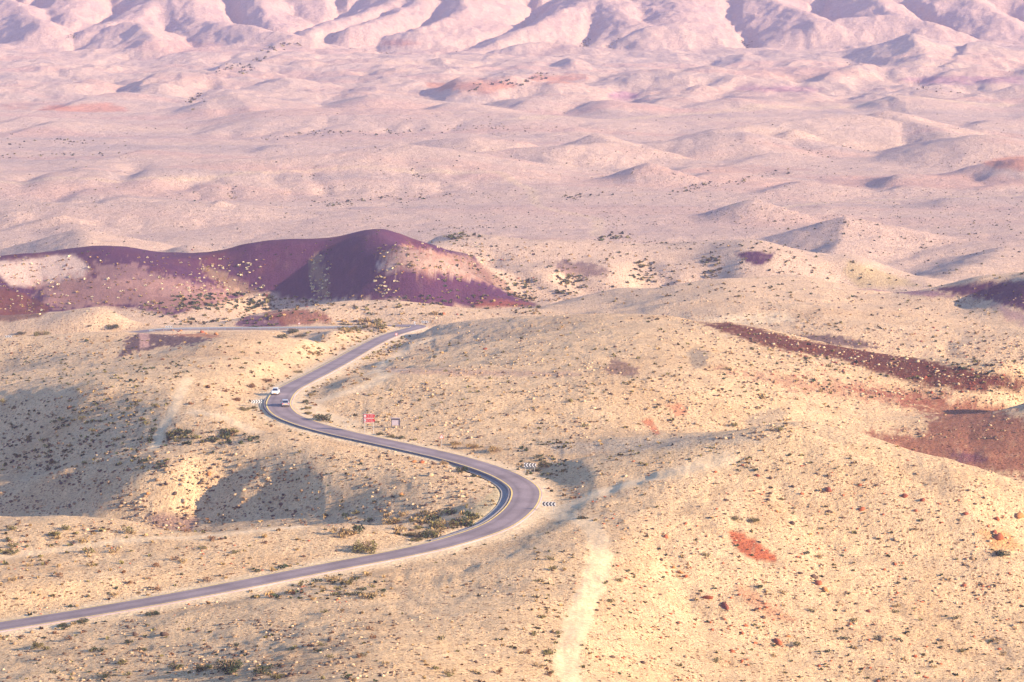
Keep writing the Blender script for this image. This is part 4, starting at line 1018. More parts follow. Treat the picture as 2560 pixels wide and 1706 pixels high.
def make_car(p, heading, mat, label, hatch=False):
    r = empty('car', p, heading); tag(r, label, 'car')
    yr = -2.05 if hatch else -2.25
    body = lofted([(yr, .42, .86, .76), (yr + .12, .30, .98 if hatch else .92, .85), (-1.5, .24, 1.0, .89), (-.6, .22, .98, .90), (.5, .22, .96, .90), (1.2, .24, .92, .89), (1.75, .28, .84, .86), (2.1, .34, .74, .79), (2.22, .42, .62, .70)], 'body', mat, r)
    y0, y1, y2, y3 = ((-1.95, -1.55, .25, 1.15) if hatch else (-1.85, -1.15, .25, 1.15))
    zt = 1.50 if hatch else 1.45
    b_, t_ = .80, .60
    cab = MB().add([(-b_, y0, .93), (b_, y0, .93), (b_, y3, .90), (-b_, y3, .90), (-t_, y1, zt), (t_, y1, zt), (t_, y2, zt), (-t_, y2, zt)],
                   [(0, 3, 2, 1), (4, 5, 6, 7), (0, 1, 5, 4), (1, 2, 6, 5), (2, 3, 7, 6), (3, 0, 4, 7)]).build('cabin', mat, r, False, .05)
    def panel(q, name, off):
        q = [Vector(v) for v in q]; nrm = (q[1] - q[0]).cross(q[3] - q[0]).normalized(); c = sum(q, Vector()) / 4
        q = [c + (v - c) * .88 for v in q]
        return MB().add([v + nrm * off for v in q] + [v - nrm * .02 for v in q], [(0, 1, 2, 3), (7, 6, 5, 4), (0, 4, 5, 1), (1, 5, 6, 2), (2, 6, 7, 3), (3, 7, 4, 0)]).build(name, M_GLASS, r)
    panel([(-b_, y0, .93), (b_, y0, .93), (t_, y1, zt), (-t_, y1, zt)], 'rear_window', .012)
    panel([(b_, y3, .90), (-b_, y3, .90), (-t_, y2, zt), (t_, y2, zt)], 'windscreen', .012)
    panel([(b_, y0 + .1, .93), (b_, y3 - .1, .90), (t_, y2, zt), (t_, y1, zt)], 'side_window', .012)
    panel([(-b_, y3 - .1, .90), (-b_, y0 + .1, .93), (-t_, y1, zt), (-t_, y2, zt)], 'side_window', .012)
    for sx in (-1, 1):
        for wy in (-1.38, 1.38):
            th = [2 * math.pi * i / 18 for i in range(18)]
            ty = MB().add([(sx * .70, wy + .32 * math.cos(a), .32 + .32 * math.sin(a)) for a in th] + [(sx * .91, wy + .32 * math.cos(a), .32 + .32 * math.sin(a)) for a in th],
                          [tuple(range(18)), tuple(reversed(range(18, 36)))] + [(i, (i + 1) % 18, 18 + (i + 1) % 18, 18 + i) for i in range(18)]).build('wheel', M_TYRE, r)
            MB().add([(sx * .90, wy + .20 * math.cos(a), .32 + .20 * math.sin(a)) for a in th] + [(sx * .925, wy + .19 * math.cos(a), .32 + .19 * math.sin(a)) for a in th],
                     [tuple(range(18)), tuple(reversed(range(18, 36)))] + [(i, (i + 1) % 18, 18 + (i + 1) % 18, 18 + i) for i in range(18)]).build('rim', M_RIM, ty)
        MB().box((sx * .60, 2.09, .66), (.30, .16, .14)).build('headlight', M_LAMP, r, bevel=.02)
        MB().box((sx * .66, yr + .04, .80), (.28, .14, .16)).build('tail_light', M_TAIL, r, bevel=.02)
        MB().box((sx * 1.0, .85, 1.0), (.20, .12, .14)).build('mirror', M_TRIM, r, bevel=.02)
    MB().box((0, 2.22, .44), (.52, .03, .12)).build('number_plate', M_PLATE, r)
    MB().box((0, yr - .01, .62), (.52, .03, .12)).build('number_plate', M_PLATE, r)
    MB().box((0, 2.17, .50), (.9, .10, .10)).build('grille', M_TRIM, r)
    MB().box((0, yr + .03, .40), (1.3, .10, .12)).build('bumper_trim', M_TRIM, r)
    return r
def on_road(px, py, side, label, mat, toward, hatch=False):
    q = np.array([place(px, py)[:2]])[0]
    i = int(((ROAD[:, :2] - q) ** 2).sum(1).argmin())
    c = ROAD[i, :2] + RN[i] * side; tdir = RT[i] * (-1 if toward else 1)
    sl = math.atan2(ROAD[i + 2, 2] - ROAD[i - 2, 2], np.linalg.norm(ROAD[i + 2, :2] - ROAD[i - 2, :2]))
    o = make_car(Vector((c[0], c[1], ROAD[i, 2] + .02)), math.atan2(tdir[1], tdir[0]) - math.pi / 2, mat, label, hatch)
    o.rotation_euler.x = sl * (-1 if toward else 1)
    return o
CAR_A = on_road(702, 987, 1.75, 'white sedan driving towards the viewer at the start of the bend', M_CARWHITE, True)
CAR_B = on_road(709, 1016, -1.45, 'pale silver car seen from behind climbing away through the bend', M_CARSILVER, False, True)

# ------------------------------------------------------------------ shrubs
SHRUB_COL = {'olive': (.135, .112, .042), 'tan': (.29, .19, .085), 'green': (.036, .050, .024), 'rust': (.17, .085, .042), 'pale': (.52, .43, .27)}
def shrub_arrays(seed, n=90, twig=14, w=1.0, h=.62, leaf=.10, stemmy=.3):
    r = np.random.default_rng(seed)
    V = []; F = []; T = []
    nb = r.integers(4, 8)
    cen = np.stack([r.uniform(-.45, .45, nb) * w, r.uniform(-.45, .45, nb) * w, r.uniform(.18, .62, nb) * h], 1)
    rad = r.uniform(.20, .36, nb) * w
    for i in range(n):
        b = r.integers(nb); d = r.normal(size=3); d /= np.linalg.norm(d)
        c = cen[b] + d * rad[b] * r.uniform(.55, 1.05) * np.array([1, 1, .85])
        if c[2] < .02: c[2] = abs(c[2]) + .02
        up = c + np.array([0, 0, .05]); up /= np.linalg.norm(up)
        a = up * .8 + r.normal(size=3) * .6; a /= np.linalg.norm(a)
        s = np.cross(a, r.normal(size=3)); s /= np.linalg.norm(s) + 1e-9
        L = leaf * r.uniform(.8, 1.8); B = leaf * r.uniform(.35, .75)
        k = len(V); V += [c - a * L * .5 - s * B * .5, c + s * B * .6, c + a * L * .7, c - s * B * .7]
        F += [(k, k + 1, k + 2), (k, k + 2, k + 3)]; T += [r.uniform(.65, 1.4)] * 4
    for i in range(twig):
        a = r.uniform(0, 2 * np.pi); e = np.array([np.cos(a) * w * r.uniform(.15, .55), np.sin(a) * w * r.uniform(.15, .55), h * r.uniform(.5, 1.05)])
        s = np.array([-np.sin(a), np.cos(a), 0]) * .018 * w
        k = len(V); V += [s, -s, e]; F += [(k, k + 1, k + 2)]; T += [stemmy * 2] * 3
    return np.array(V), np.array(F), np.array(T)
SHRUBS = {}
for ci_, (nm, base) in enumerate(SHRUB_COL.items()):
    for v in range(3):
        V_, F_, T_ = shrub_arrays(100 + ci_ * 10 + v, 85, 12, leaf=.16)
        SHRUBS[nm, v] = mesh_np('shrub', V_, F_, np.array(base)[None] * T_[:, None]); SHRUBS[nm, v].materials.append(M_LEAF)
BIG = {}
def big_shrub(nm, seed, n=900):
    V_, F_, T_ = shrub_arrays(seed, n, 0, leaf=.065, h=.66)
    me = mesh_np('foliage', V_, F_, np.array(SHRUB_COL[nm])[None] * T_[:, None]); me.materials.append(M_LEAF)
    r = random.Random(seed); mb = MB()
    for i in range(16):
        a = r.uniform(0, 6.28); R_ = r.uniform(.12, .48); hh = r.uniform(.35, .62)
        mb.tube([(0, 0, -.05), (math.cos(a) * R_ * .5, math.sin(a) * R_ * .5, hh * .6), (math.cos(a) * R_, math.sin(a) * R_, hh)], [.02, .013, .006], 4)
    return me, mb
M_TWIG = paint('twig_bark', (.20, .13, .08), .9, var=.2)
def put_big(px, py, w, nm, label, seed, h=1.0):
    if (nm, seed % 3) not in BIG: BIG[nm, seed % 3] = big_shrub(nm, 300 + seed % 3 + len(nm))
    me, mb = BIG[nm, seed % 3]
    p = ground_at(px, py); r = empty('shrub', p, seed * 1.3); r.scale = (w, w, w * h)
    tag(r, label, 'shrub', 'large desert shrubs near the road')
    obj('foliage', me, None, r)
    if 'twig' not in BIG: BIG['twig'] = mb.build('stem', M_TWIG, r).data
    else: obj('stem', BIG['twig'], None, r)
# largest bushes, each where the photograph has it
for i, (px, py, w, nm, h, lb) in enumerate([
    (575, 1678, 5.0, 'green', .9, 'largest dark green bush on the shaded slope at the bottom'), (505, 1676, 2.8, 'green', .8, 'dark bush leaning against the largest bush on the shaded bottom slope'),
    (655, 1684, 3.0, 'green', .6, 'low dark bush right of the largest bush on the shaded slope'), (692, 1696, 2.6, 'olive', .7, 'grey olive bush at the bottom edge right of the largest bush'),
    (268, 1690, 2.6, 'green', .5, 'flat dark bush near the bottom edge in the left corner'), (440, 1670, 2.4, 'green', .5, 'flat dark bush left of the largest bush on the shaded slope'),
    (323, 1607, 1.5, 'green', 1., 'small round dark green bush alone on the shaded slope'), (352, 1627, 1.5, 'green', .9, 'dark green bush just below the small round one'),
    (96, 1618, 1.8, 'olive', .9, 'dusky bush on the shaded slope under the left end of the road'), (304, 1657, 1.8, 'olive', .7, 'flat olive bush mid way down the shaded slope'),
    (381, 1538, 2.2, 'green', .9, 'green bush on the lower verge where the road turns shaded'), (205, 1558, 2.2, 'green', .7, 'bright green bush on the lower road verge near the left edge'), (158, 1566, 2.6, 'green', .6, 'wide green bush on the lower road verge, leftmost of three'),
    (918, 1378, 5.0, 'olive', .95, 'big straggly olive bush on the upper verge of the lower road'), (1068, 1345, 3.6, 'green', .9, 'dense green bush beside the road before the near bend'), (1100, 1322, 3.2, 'olive', .95, 'spreading olive bush behind the dense green bush at the bend'),
    (1152, 1310, 3.4, 'green', .9, 'dark green bush nearest the drainage channel inside the bend'), (1135, 1316, 2.4, 'olive', .9, 'olive bush touching the dark green bush inside the bend'), (1022, 1340, 2.6, 'olive', .7, 'tan olive bush left of the dense green bush'), (1039, 1352, 1.9, 'olive', .8, 'small rounded olive bush in front of the dense green bush'),
    (1155, 1181, 2.6, 'green', 1.0, 'dark bush on the inner verge at the top of the near bend'), (1185, 1192, 1.4, 'green', 1., 'small dark bush right of the one atop the near bend'), (1110, 1162, 1.9, 'tan', 1., 'tan bush on the inner verge below the triangle sign'),
    (808, 1052, 4.2, 'green', .8, 'biggest bush on the bank right of the silver car'), (771, 1036, 2.0, 'olive', .8, 'olive bush on the bank above the silver car, lower of a row'), (768, 1022, 1.8, 'olive', .8, 'olive bush in the middle of the bank row by the cars'), (764, 1008, 1.8, 'green', .9, 'green bush at the head of the bank row by the cars'),
    (776, 989, 2.2, 'olive', .8, 'olive bush above the bank row, right of the white car'), (788, 981, 1.6, 'green', .8, 'small green bush at the top of the bank beside the road'),
    (667, 954, 2.6, 'rust', .8, 'rusty bush on the outer verge behind the white car'), (625, 968, 2.8, 'rust', .7, 'wide rusty bush left of the white car beyond the pale verge'), (593, 1001, 2.6, 'rust', .7, 'rust brown bush left of the chevron board by the cars'), (612, 1027, 2.6, 'olive', .7, 'olive bush directly below the chevron board by the cars'), (633, 1022, 2.0, 'olive', .8, 'small olive bush at the foot of the chevron board by the cars'),
    (745, 932, 2.4, 'olive', .7, 'olive bush on the outer verge of the climbing road'), (1140, 1112, 2.6, 'tan', .8, 'tan bush right of the triangle sign on the upper verge'), (1180, 1122, 3.0, 'tan', .8, 'wide tan bush farther right along the upper verge'), (1240, 1130, 3.6, 'tan', .8, 'large tan bush heap left of the near bend chevrons'),
    (950, 1088, 2.0, 'green', .7, 'green bush at the right foot of the red arrow signs'), (980, 1094, 2.4, 'olive', .7, 'olive bush below the information board on the verge'), (1000, 1097, 2.0, 'green', .8, 'dark green bush on the verge right of the information board'),
    (1362, 1168, 3.2, 'green', .8, 'dark bush right behind the upper near chevron board'), (1340, 1178, 2.2, 'green', .6, 'low dark green bush under the upper near chevron board'),
    (640, 818, 3.5, 'green', .5, 'low dark bush behind the guard rail near its middle'), (282, 822, 4.6, 'green', .7, 'big dark bush on the sand right of the small pale hill'), (225, 816, 1.8, 'green', .6, 'small dark bush left of the big one below the pale hill'), (105, 838, 4.8, 'olive', .6, 'wide olive bush near the left edge below the pale hill'), (55, 836, 3.4, 'green', .6, 'green bush beside the tiny chevron board at the left edge'),
    (731, 832, 4.6, 'green', .8, 'green bush in the gully just below the guard rail'), (750, 842, 4.0, 'green', .6, 'dark bush at the bottom of the gully below the guard rail'), (705, 846, 4.0, 'green', .6, 'dark blue green bush on the left of the gully under the rail'),
    (2500, 1388, 3.4, 'green', .8, 'dark green bush below the orange rocks at the right edge'), (1840, 1300, 2.6, 'olive', .7, 'dusky bush above the red soil patch on the right slope'), (1885, 1305, 2.4, 'olive', .7, 'dusky bush to the right above the red soil patch'),
    (1322, 1297, 2.2, 'green', .6, 'flat green bush beside the dirt path under the chevrons') if False else (1458, 1297, 2.4, 'green', .6, 'flat green bush beside the dirt track under the lower chevrons'),
]):
    put_big(px, py, w * .8, nm, lb, i, h)

ORD = 'first second third fourth fifth sixth seventh eighth ninth tenth eleventh twelfth thirteenth fourteenth fifteenth sixteenth seventeenth eighteenth nineteenth twentieth'.split()
def scan(px, py):
    """nearest grid cell of a ground point: row, column"""
    D = visible_D(px, py); u = ucol(px, py)
    return min(NRR - 1, int(np.searchsorted(DR, D))), min(NC - 1, int(np.searchsorted(U, u))), u * D, D, CAM_H - D * slope(py)

def clump(px, py, seed): return float(fbm(np.array([px / 1.0]), np.array([py * 2.2]), 60, 2, seed=seed)[0])
cand = []
def scatter_shrubs(n, box, cols, smin, smax, bias=-9.0, minroad=4.6):
    r = np.random.default_rng(int(sum(box)) + n)
    k = 0; tries = 0
    while k < n and tries < n * 8:
        tries += 1
        px = r.uniform(box[0], box[1]); py = r.uniform(box[2], box[3])
        i, j, x, D, z = scan(px, py)
        if clump(px, py, 5.0) < bias: continue
        if bias < -5 and r.uniform() > .25 + 2.2 * WASH[i, j] + max(0, 1.2 * clump(px, py, 7.0)): continue
        if road_d[i, j] < minroad or track[i, j] > .5: continue
        cand.append((px, py, x, D, z, cols[r.integers(len(cols))], r.uniform(smin, smax) * r.uniform(.8, 1.25))); k += 1
G = ('green', 'green', 'olive'); O = ('olive', 'olive', 'tan', 'rust'); T = ('tan', 'tan', 'olive', 'rust')
scatter_shrubs(250, (0, 420, 1000, 1180), G + ('olive',), .7, 1.4)
scatter_shrubs(70, (370, 650, 1078, 1112), G, .9, 1.7)
scatter_shrubs(90, (150, 680, 960, 1090), T, .7, 1.3)
scatter_shrubs(160, (0, 480, 890, 965), G + ('olive',), .5, 1.1, -.1)
scatter_shrubs(90, (350, 900, 850, 970), T, .6, 1.2)
scatter_shrubs(80, (0, 350, 840, 900), ('rust', 'tan', 'green'), .5, 1.1)
scatter_shrubs(60, (850, 1190, 1278, 1345), ('olive', 'tan', 'tan', 'green'), .9, 2.2)
scatter_shrubs(150, (450, 1200, 1130, 1310), ('olive', 'green', 'tan', 'rust'), .4, 1.0)
scatter_shrubs(120, (0, 860, 1300, 1500), T, .6, 1.2)
scatter_shrubs(40, (0, 330, 1320, 1420), ('olive', 'tan', 'olive'), .9, 1.6)
scatter_shrubs(70, (620, 960, 1420, 1500), ('olive', 'tan', 'green'), .7, 1.5)
scatter_shrubs(120, (0, 950, 1550, 1706), G + ('olive', 'rust'), .35, 1.0)
scatter_shrubs(110, (800, 1380, 1450, 1706), T, .4, 1.0)
scatter_shrubs(60, (1330, 1440, 1330, 1706), ('olive', 'tan', 'olive'), .5, 1.2)
scatter_shrubs(320, (1440, 2560, 1300, 1706), ('olive', 'tan', 'olive', 'green'), .4, 1.1)
scatter_shrubs(110, (1500, 2300, 1110, 1300), ('olive', 'tan'), .4, 1.0)
scatter_shrubs(70, (1300, 1420, 1100, 1200), ('green', 'olive'), .5, 1.1)
scatter_shrubs(90, (1180, 1900, 1095, 1180), ('olive', 'tan', 'green'), .4, 1.0)
scatter_shrubs(420, (880, 2100, 795, 1080), ('olive', 'tan', 'tan', 'olive'), .5, 1.3)
scatter_shrubs(260, (1800, 2560, 720, 1000), ('olive', 'tan', 'green'), .7, 1.5)
scatter_shrubs(140, (760, 1010, 800, 900), ('olive', 'tan'), .7, 1.5)
scatter_shrubs(60, (850, 1000, 803, 832), ('olive', 'tan', 'olive'), 1.2, 2.2)
scatter_shrubs(160, (350, 700, 745, 815), ('olive', 'green', 'tan'), .9, 1.9)
scatter_shrubs(150, (430, 680, 735, 775), G, 1.1, 2.2)
scatter_shrubs(60, (775, 830, 640, 755), ('pale', 'pale', 'tan'), .8, 1.7)
scatter_shrubs(80, (470, 660, 650, 745), ('pale', 'tan', 'pale'), .8, 1.7)
scatter_shrubs(30, (935, 1010, 690, 760), ('pale', 'tan'), .9, 1.7)
scatter_shrubs(150, (940, 1210, 605, 700), ('pale', 'tan', 'olive'), .7, 1.5)
scatter_shrubs(420, (0, 600, 640, 790), ('pale', 'tan', 'rust'), .6, 1.4)
scatter_shrubs(200, (700, 1350, 740, 790), ('olive', 'green', 'tan'), .9, 1.8)
scatter_shrubs(380, (1100, 2000, 605, 760), ('olive', 'green', 'tan'), .8, 1.6)
for bx in ((1265, 1330, 700, 750), (1390, 1470, 690, 735), (1570, 1640, 655, 710), (1755, 1800, 640, 700)): scatter_shrubs(45, bx, ('green', 'olive'), 1.0, 2.2)
scatter_shrubs(140, (1850, 2560, 540, 720), ('olive', 'green'), .8, 1.7)
scatter_shrubs(20, (2380, 2560, 905, 945), G, .7, 1.5)
# far valley: lines and dots of low bushes
FARC = ('green', 'olive', 'green')
scatter_shrubs(650, (0, 2560, 480, 640), FARC, .5, 1.05, -.05)
scatter_shrubs(700, (700, 2560, 470, 570), FARC, .45, .95)
scatter_shrubs(420, (0, 2560, 280, 480), FARC, .6, 1.3, .02)
for (x0, y0, x1, y1, n, sz) in ((790, 508, 1240, 478, 90, 2.6), (800, 512, 1060, 494, 60, 3.2), (1410, 490, 1520, 486, 40, 3.4), (0, 358, 230, 352, 60, 3), (0, 392, 310, 384, 70, 3), (620, 343, 1010, 330, 110, 3.4), (1010, 330, 1400, 318, 70, 3), (1680, 480, 1850, 450, 60, 3), (1850, 450, 2000, 425, 50, 3),
                                (1120, 596, 1195, 590, 60, 3.2), (1500, 600, 1575, 588, 90, 3.4), (1560, 608, 1700, 612, 30, 2.6), (1060, 580, 1280, 565, 50, 2.0), (600, 180, 745, 95, 70, 6), (540, 180, 620, 160, 30, 5), (470, 268, 500, 235, 25, 6), (1180, 222, 1300, 205, 40, 5), (1310, 205, 1370, 185, 30, 5), (2290, 215, 2400, 232, 30, 4), (2090, 560, 2200, 548, 20, 2.5)):
    r = np.random.default_rng(int(x0 + y0))
    for q in range(n):
        tt = r.uniform(); px = x0 + (x1 - x0) * tt + r.normal() * 12; py = y0 + (y1 - y0) * tt + r.normal() * 4 + 4 * math.sin(tt * 9)
        if clump(px * 2, py * 2, 3.0) < -.12: continue
        if not (0 <= px < 2560): continue
        i, j, x, D, z = scan(px, py)
        cand.append((px, py, x, D, z, ('green', 'green', 'olive')[r.integers(3)], sz * (.22 + .6 * r.uniform() ** 2)))
wsel = np.argwhere((WASH > .1) & (Dg > 1260) & (Dg < 3150) & (np.abs(U)[None] < .19))
rw = np.random.default_rng(31); pw = np.array([WASH[i, j] ** 2 * DR[i] ** .5 for i, j in wsel]); pw /= pw.sum()
for i, j in wsel[rw.choice(len(wsel), min(2600, len(wsel) // 2), replace=False, p=pw)]:
    x, y = Xg[i, j] + rw.normal() * 2, Yg[i, j] + rw.normal() * 2
    if clump(x * .5, y * .3, 4.0) < -.02: continue
    cand.append((-1, -1, x, y, Z[i, j], ('green', 'green', 'olive')[rw.integers(3)], rw.uniform(.8, 1.5) * (y / 1400) ** .7))
# verges
r = np.random.default_rng(77)
for q in range(520):
    i = r.integers(0, int(len(ROAD) * .72)); sd_ = (1 if r.uniform() < .5 else -1) * (HALF + 1.6 + abs(r.normal()) * 3.2)
    x, y = ROAD[i, :2] + RN[i] * sd_
    if clump(x * 3, y, 9.0) < -.05: continue
    z = height_at(x, y)
    fwd = y * CP - (z - CAM_H) * SP
    px = 1280 + F_PX * x / fwd; py = 853 - F_PX * (y * SP + (z - CAM_H) * CP) / fwd
    ii = min(NRR - 1, int(np.searchsorted(DR, y))); jj = min(NC - 1, int(np.searchsorted(U, x / y)))
    if road_d[ii, jj] < 4.4: continue
    cand.append((px, py, x, y, z, ('tan', 'olive', 'tan', 'green', 'rust')[r.integers(5)], r.uniform(.3, 1.1)))

ZONES = [('on the shaded bottom slope', 0, 1000, 1545, 1706), ('between the lower road and the dirt path', 800, 1335, 1420, 1706), ('along the gully beside the dirt path', 1335, 1445, 1330, 1706), ('on the right slope near the dirt path', 1445, 1800, 1300, 1706), ('on the bottom right corner slope', 1800, 2560, 1450, 1706), ('below the ridge at the right edge', 1800, 2560, 1220, 1450),
         ('on the spur right of the near bend', 1300, 2560, 1085, 1220), ('above the lower road at left', 0, 500, 1295, 1570), ('above the middle of the lower road', 500, 1200, 1310, 1480), ('in the grey hollow inside the near bend', 480, 1300, 1130, 1345), ('on the rocky slope below the left plateau', 0, 480, 1180, 1345),
         ('on the dark slope at the left edge', 0, 240, 985, 1190), ('on the grey slope left of the plateau', 240, 460, 985, 1190), ('in the green row below the plateau', 460, 700, 1060, 1140), ('on the plateau left of the cars', 300, 720, 925, 1075), ('in the shaded band left of the plateau', 0, 420, 885, 985), ('on the cream hill above the signs', 1000, 2200, 780, 1085), ('on the verge left of the climbing road', 640, 1010, 795, 960), ('beside the road above the near bend', 700, 1340, 960, 1130)]
cand.sort(key=lambda c: -c[6] / c[3])
zl = {}; rest = []
n_obj = 0
for c in cand:
    zn = next((z_ for z_ in ZONES if z_[1] <= c[0] < z_[2] and z_[3] <= c[1] < z_[4]), None)
    if zn is None or not (0 < c[1] < 1700) or n_obj >= 240 or len(zl.setdefault((zn[0], c[5]), [])) >= 9:
        rest.append(c); continue
    zl[zn[0], c[5]].append(c); n_obj += 1
CN = {'olive': 'olive', 'tan': 'straw tan', 'green': 'dark green', 'rust': 'rusty brown', 'pale': 'pale'}
rr = random.Random(9)
for (zn, cn), L in zl.items():
    L.sort(key=lambda c: c[0])
    for k, c in enumerate(L):
        o = obj('shrub', SHRUBS[cn, rr.randrange(3)])
        o.location = (c[2], c[3], c[4] - .03); s_ = c[6]; o.scale = (s_ * 1.1, s_ * 1.1, s_ * rr.uniform(.8, 1.15)); o.rotation_euler = (0, 0, rr.uniform(0, 6.28))
        w_ = 'only' if len(L) == 1 else ORD[k]
        tag(o, f'{w_} larger {CN[cn]} shrub' + ('' if len(L) == 1 else ' from left') + f' {zn}', 'shrub', f'shrubs {zn}')
# all the smaller bushes as one ground cover
def small_bush(seed):
    r = np.random.default_rng(seed); V = []; F = []; T = []
    for i in range(11):
        a = r.uniform(0, 6.28); e = r.uniform(.05, 1.2); d = np.array([np.cos(a) * np.cos(e), np.sin(a) * np.cos(e), np.sin(e)])
        c = d * np.array([.42, .42, .42]) * r.uniform(.5, 1.0); s = np.cross(d, r.normal(size=3)); s /= np.linalg.norm(s)
        k = len(V); V += [c * .3 - s * .12, c * .3 + s * .12, c * 1.2 + s * .16, c * 1.2 - s * .16 + np.array([0, 0, .05])]; F += [(k, k + 1, k + 2), (k, k + 2, k + 3)]; T += [r.uniform(.7, 1.35)] * 4
    return np.array(V), np.array(F), np.array(T)
def merge_scatter(name, temps, pos, scl, rot, cols, mat):
    VV_ = []; FF_ = []; CC_ = []; n = 0
    which = np.random.default_rng(1).integers(0, len(temps), len(pos))
    for t_, (V, F, T) in enumerate(temps):
        s = which == t_
        if not s.any(): continue
        m_ = int(s.sum()); ca, sa = np.cos(rot[s]), np.sin(rot[s])
        x = V[None, :, 0] * ca[:, None] - V[None, :, 1] * sa[:, None]; y = V[None, :, 0] * sa[:, None] + V[None, :, 1] * ca[:, None]
        P = np.stack([x * scl[s][:, :1] + pos[s][:, :1], y * scl[s][:, 1:2] + pos[s][:, 1:2], V[None, :, 2] * scl[s][:, 2:3] + pos[s][:, 2:3]], -1).reshape(-1, 3)
        f = (F[None] + (np.arange(m_) * len(V))[:, None, None]).reshape(-1, F.shape[1]) + n
        VV_.append(P); FF_.append(f); CC_.append((cols[s][:, None, :] * T[None, :, None]).reshape(-1, 3)); n += len(P)
    me = mesh_np(name, np.concatenate(VV_), np.concatenate(FF_), np.concatenate(CC_)); me.materials.append(mat)
    return obj(name, me)
r = np.random.default_rng(5)
pos = np.array([(c[2], c[3], c[4] - .02) for c in rest]); s_ = np.array([c[6] for c in rest]); n_ = len(rest)
scl = np.stack([s_ * 1.15, s_ * 1.15, s_ * r.uniform(.8, 1.2, n_)], 1)
cl = np.array([SHRUB_COL[c[5]] for c in rest]) * r.uniform(.8, 1.25, (n_, 1))
o = merge_scatter('scrub_vegetation', [small_bush(q) for q in range(8)], pos, scl, r.uniform(0, 6.28, n_), cl, M_LEAF)
tag(o, 'low scattered scrub dotting the desert slopes and the far plain', 'scrub', kind='stuff')

# ------------------------------------------------------------------ rocks
def rock_arrays(seed, sub=1):
    r = np.random.default_rng(seed)
    ph = (1 + 5 ** .5) / 2
    V = np.array([(-1, ph, 0), (1, ph, 0), (-1, -ph, 0), (1, -ph, 0), (0, -1, ph), (0, 1, ph), (0, -1, -ph), (0, 1, -ph), (ph, 0, -1), (ph, 0, 1), (-ph, 0, -1), (-ph, 0, 1)], float)
    F = [(0, 11, 5), (0, 5, 1), (0, 1, 7), (0, 7, 10), (0, 10, 11), (1, 5, 9), (5, 11, 4), (11, 10, 2), (10, 7, 6), (7, 1, 8), (3, 9, 4), (3, 4, 2), (3, 2, 6), (3, 6, 8), (3, 8, 9), (4, 9, 5), (2, 4, 11), (6, 2, 10), (8, 6, 7), (9, 8, 1)]
    V /= np.linalg.norm(V[0])
    for _ in range(sub):
        L = [tuple(v) for v in V]; cache = {}; F2 = []
        def mid_(a, b):
            k = (min(a, b), max(a, b))
            if k not in cache:
                q = (np.array(L[a]) + np.array(L[b])); q /= np.linalg.norm(q); L.append(tuple(q)); cache[k] = len(L) - 1
            return cache[k]
        for a, b, c in F:
            x, y, z = mid_(a, b), mid_(b, c), mid_(c, a); F2 += [(a, x, z), (b, y, x), (c, z, y), (x, y, z)]
        V = np.array(L); F = F2
    n = r.normal(size=(7, 3)); n /= np.linalg.norm(n, axis=1)[:, None]; dd = r.uniform(.55, .95, 7)
    for a, d in zip(n, dd):            # flat broken faces
        p = V @ a; V = V - np.maximum(p - d, 0)[:, None] * a[None]
    V *= .5 * (1 + .10 * r.normal(size=(len(V), 1)))
    V[:, 2] = np.maximum(V[:, 2] * .8 + .18, -.2)
    return V, np.array(F), r.uniform(.85, 1.15, len(V))
ROCKCOL = {'rust red': (.30, .085, .04), 'dark red': (.19, .055, .035), 'orange': (.36, .15, .055), 'pale cream': (.40, .28, .17), 'dark brown': (.085, .052, .036), 'tan': (.25, .16, .09)}
ROCKS = {}
for a, (nm, base) in enumerate(ROCKCOL.items()):
    for v in range(4):
        V_, F_, T_ = rock_arrays(700 + a * 10 + v)
        ROCKS[nm, v] = mesh_np('rock', V_, F_, np.array(base)[None] * T_[:, None]); ROCKS[nm, v].materials.append(M_STONE)
def put_rock(px, py, w, nm, label, seed, asp=(1, .8, .7), group=None):
    r_ = random.Random(seed); o = obj('rock', ROCKS[nm, seed % 4]); p = ground_at(px, py)
    o.location = p - Vector((0, 0, .06 * w)); o.scale = (w * asp[0], w * asp[1], w * asp[2]); o.rotation_euler = (r_.uniform(-.25, .25), r_.uniform(-.25, .25), r_.uniform(0, 6.28))
    tag(o, label, 'rock', group)
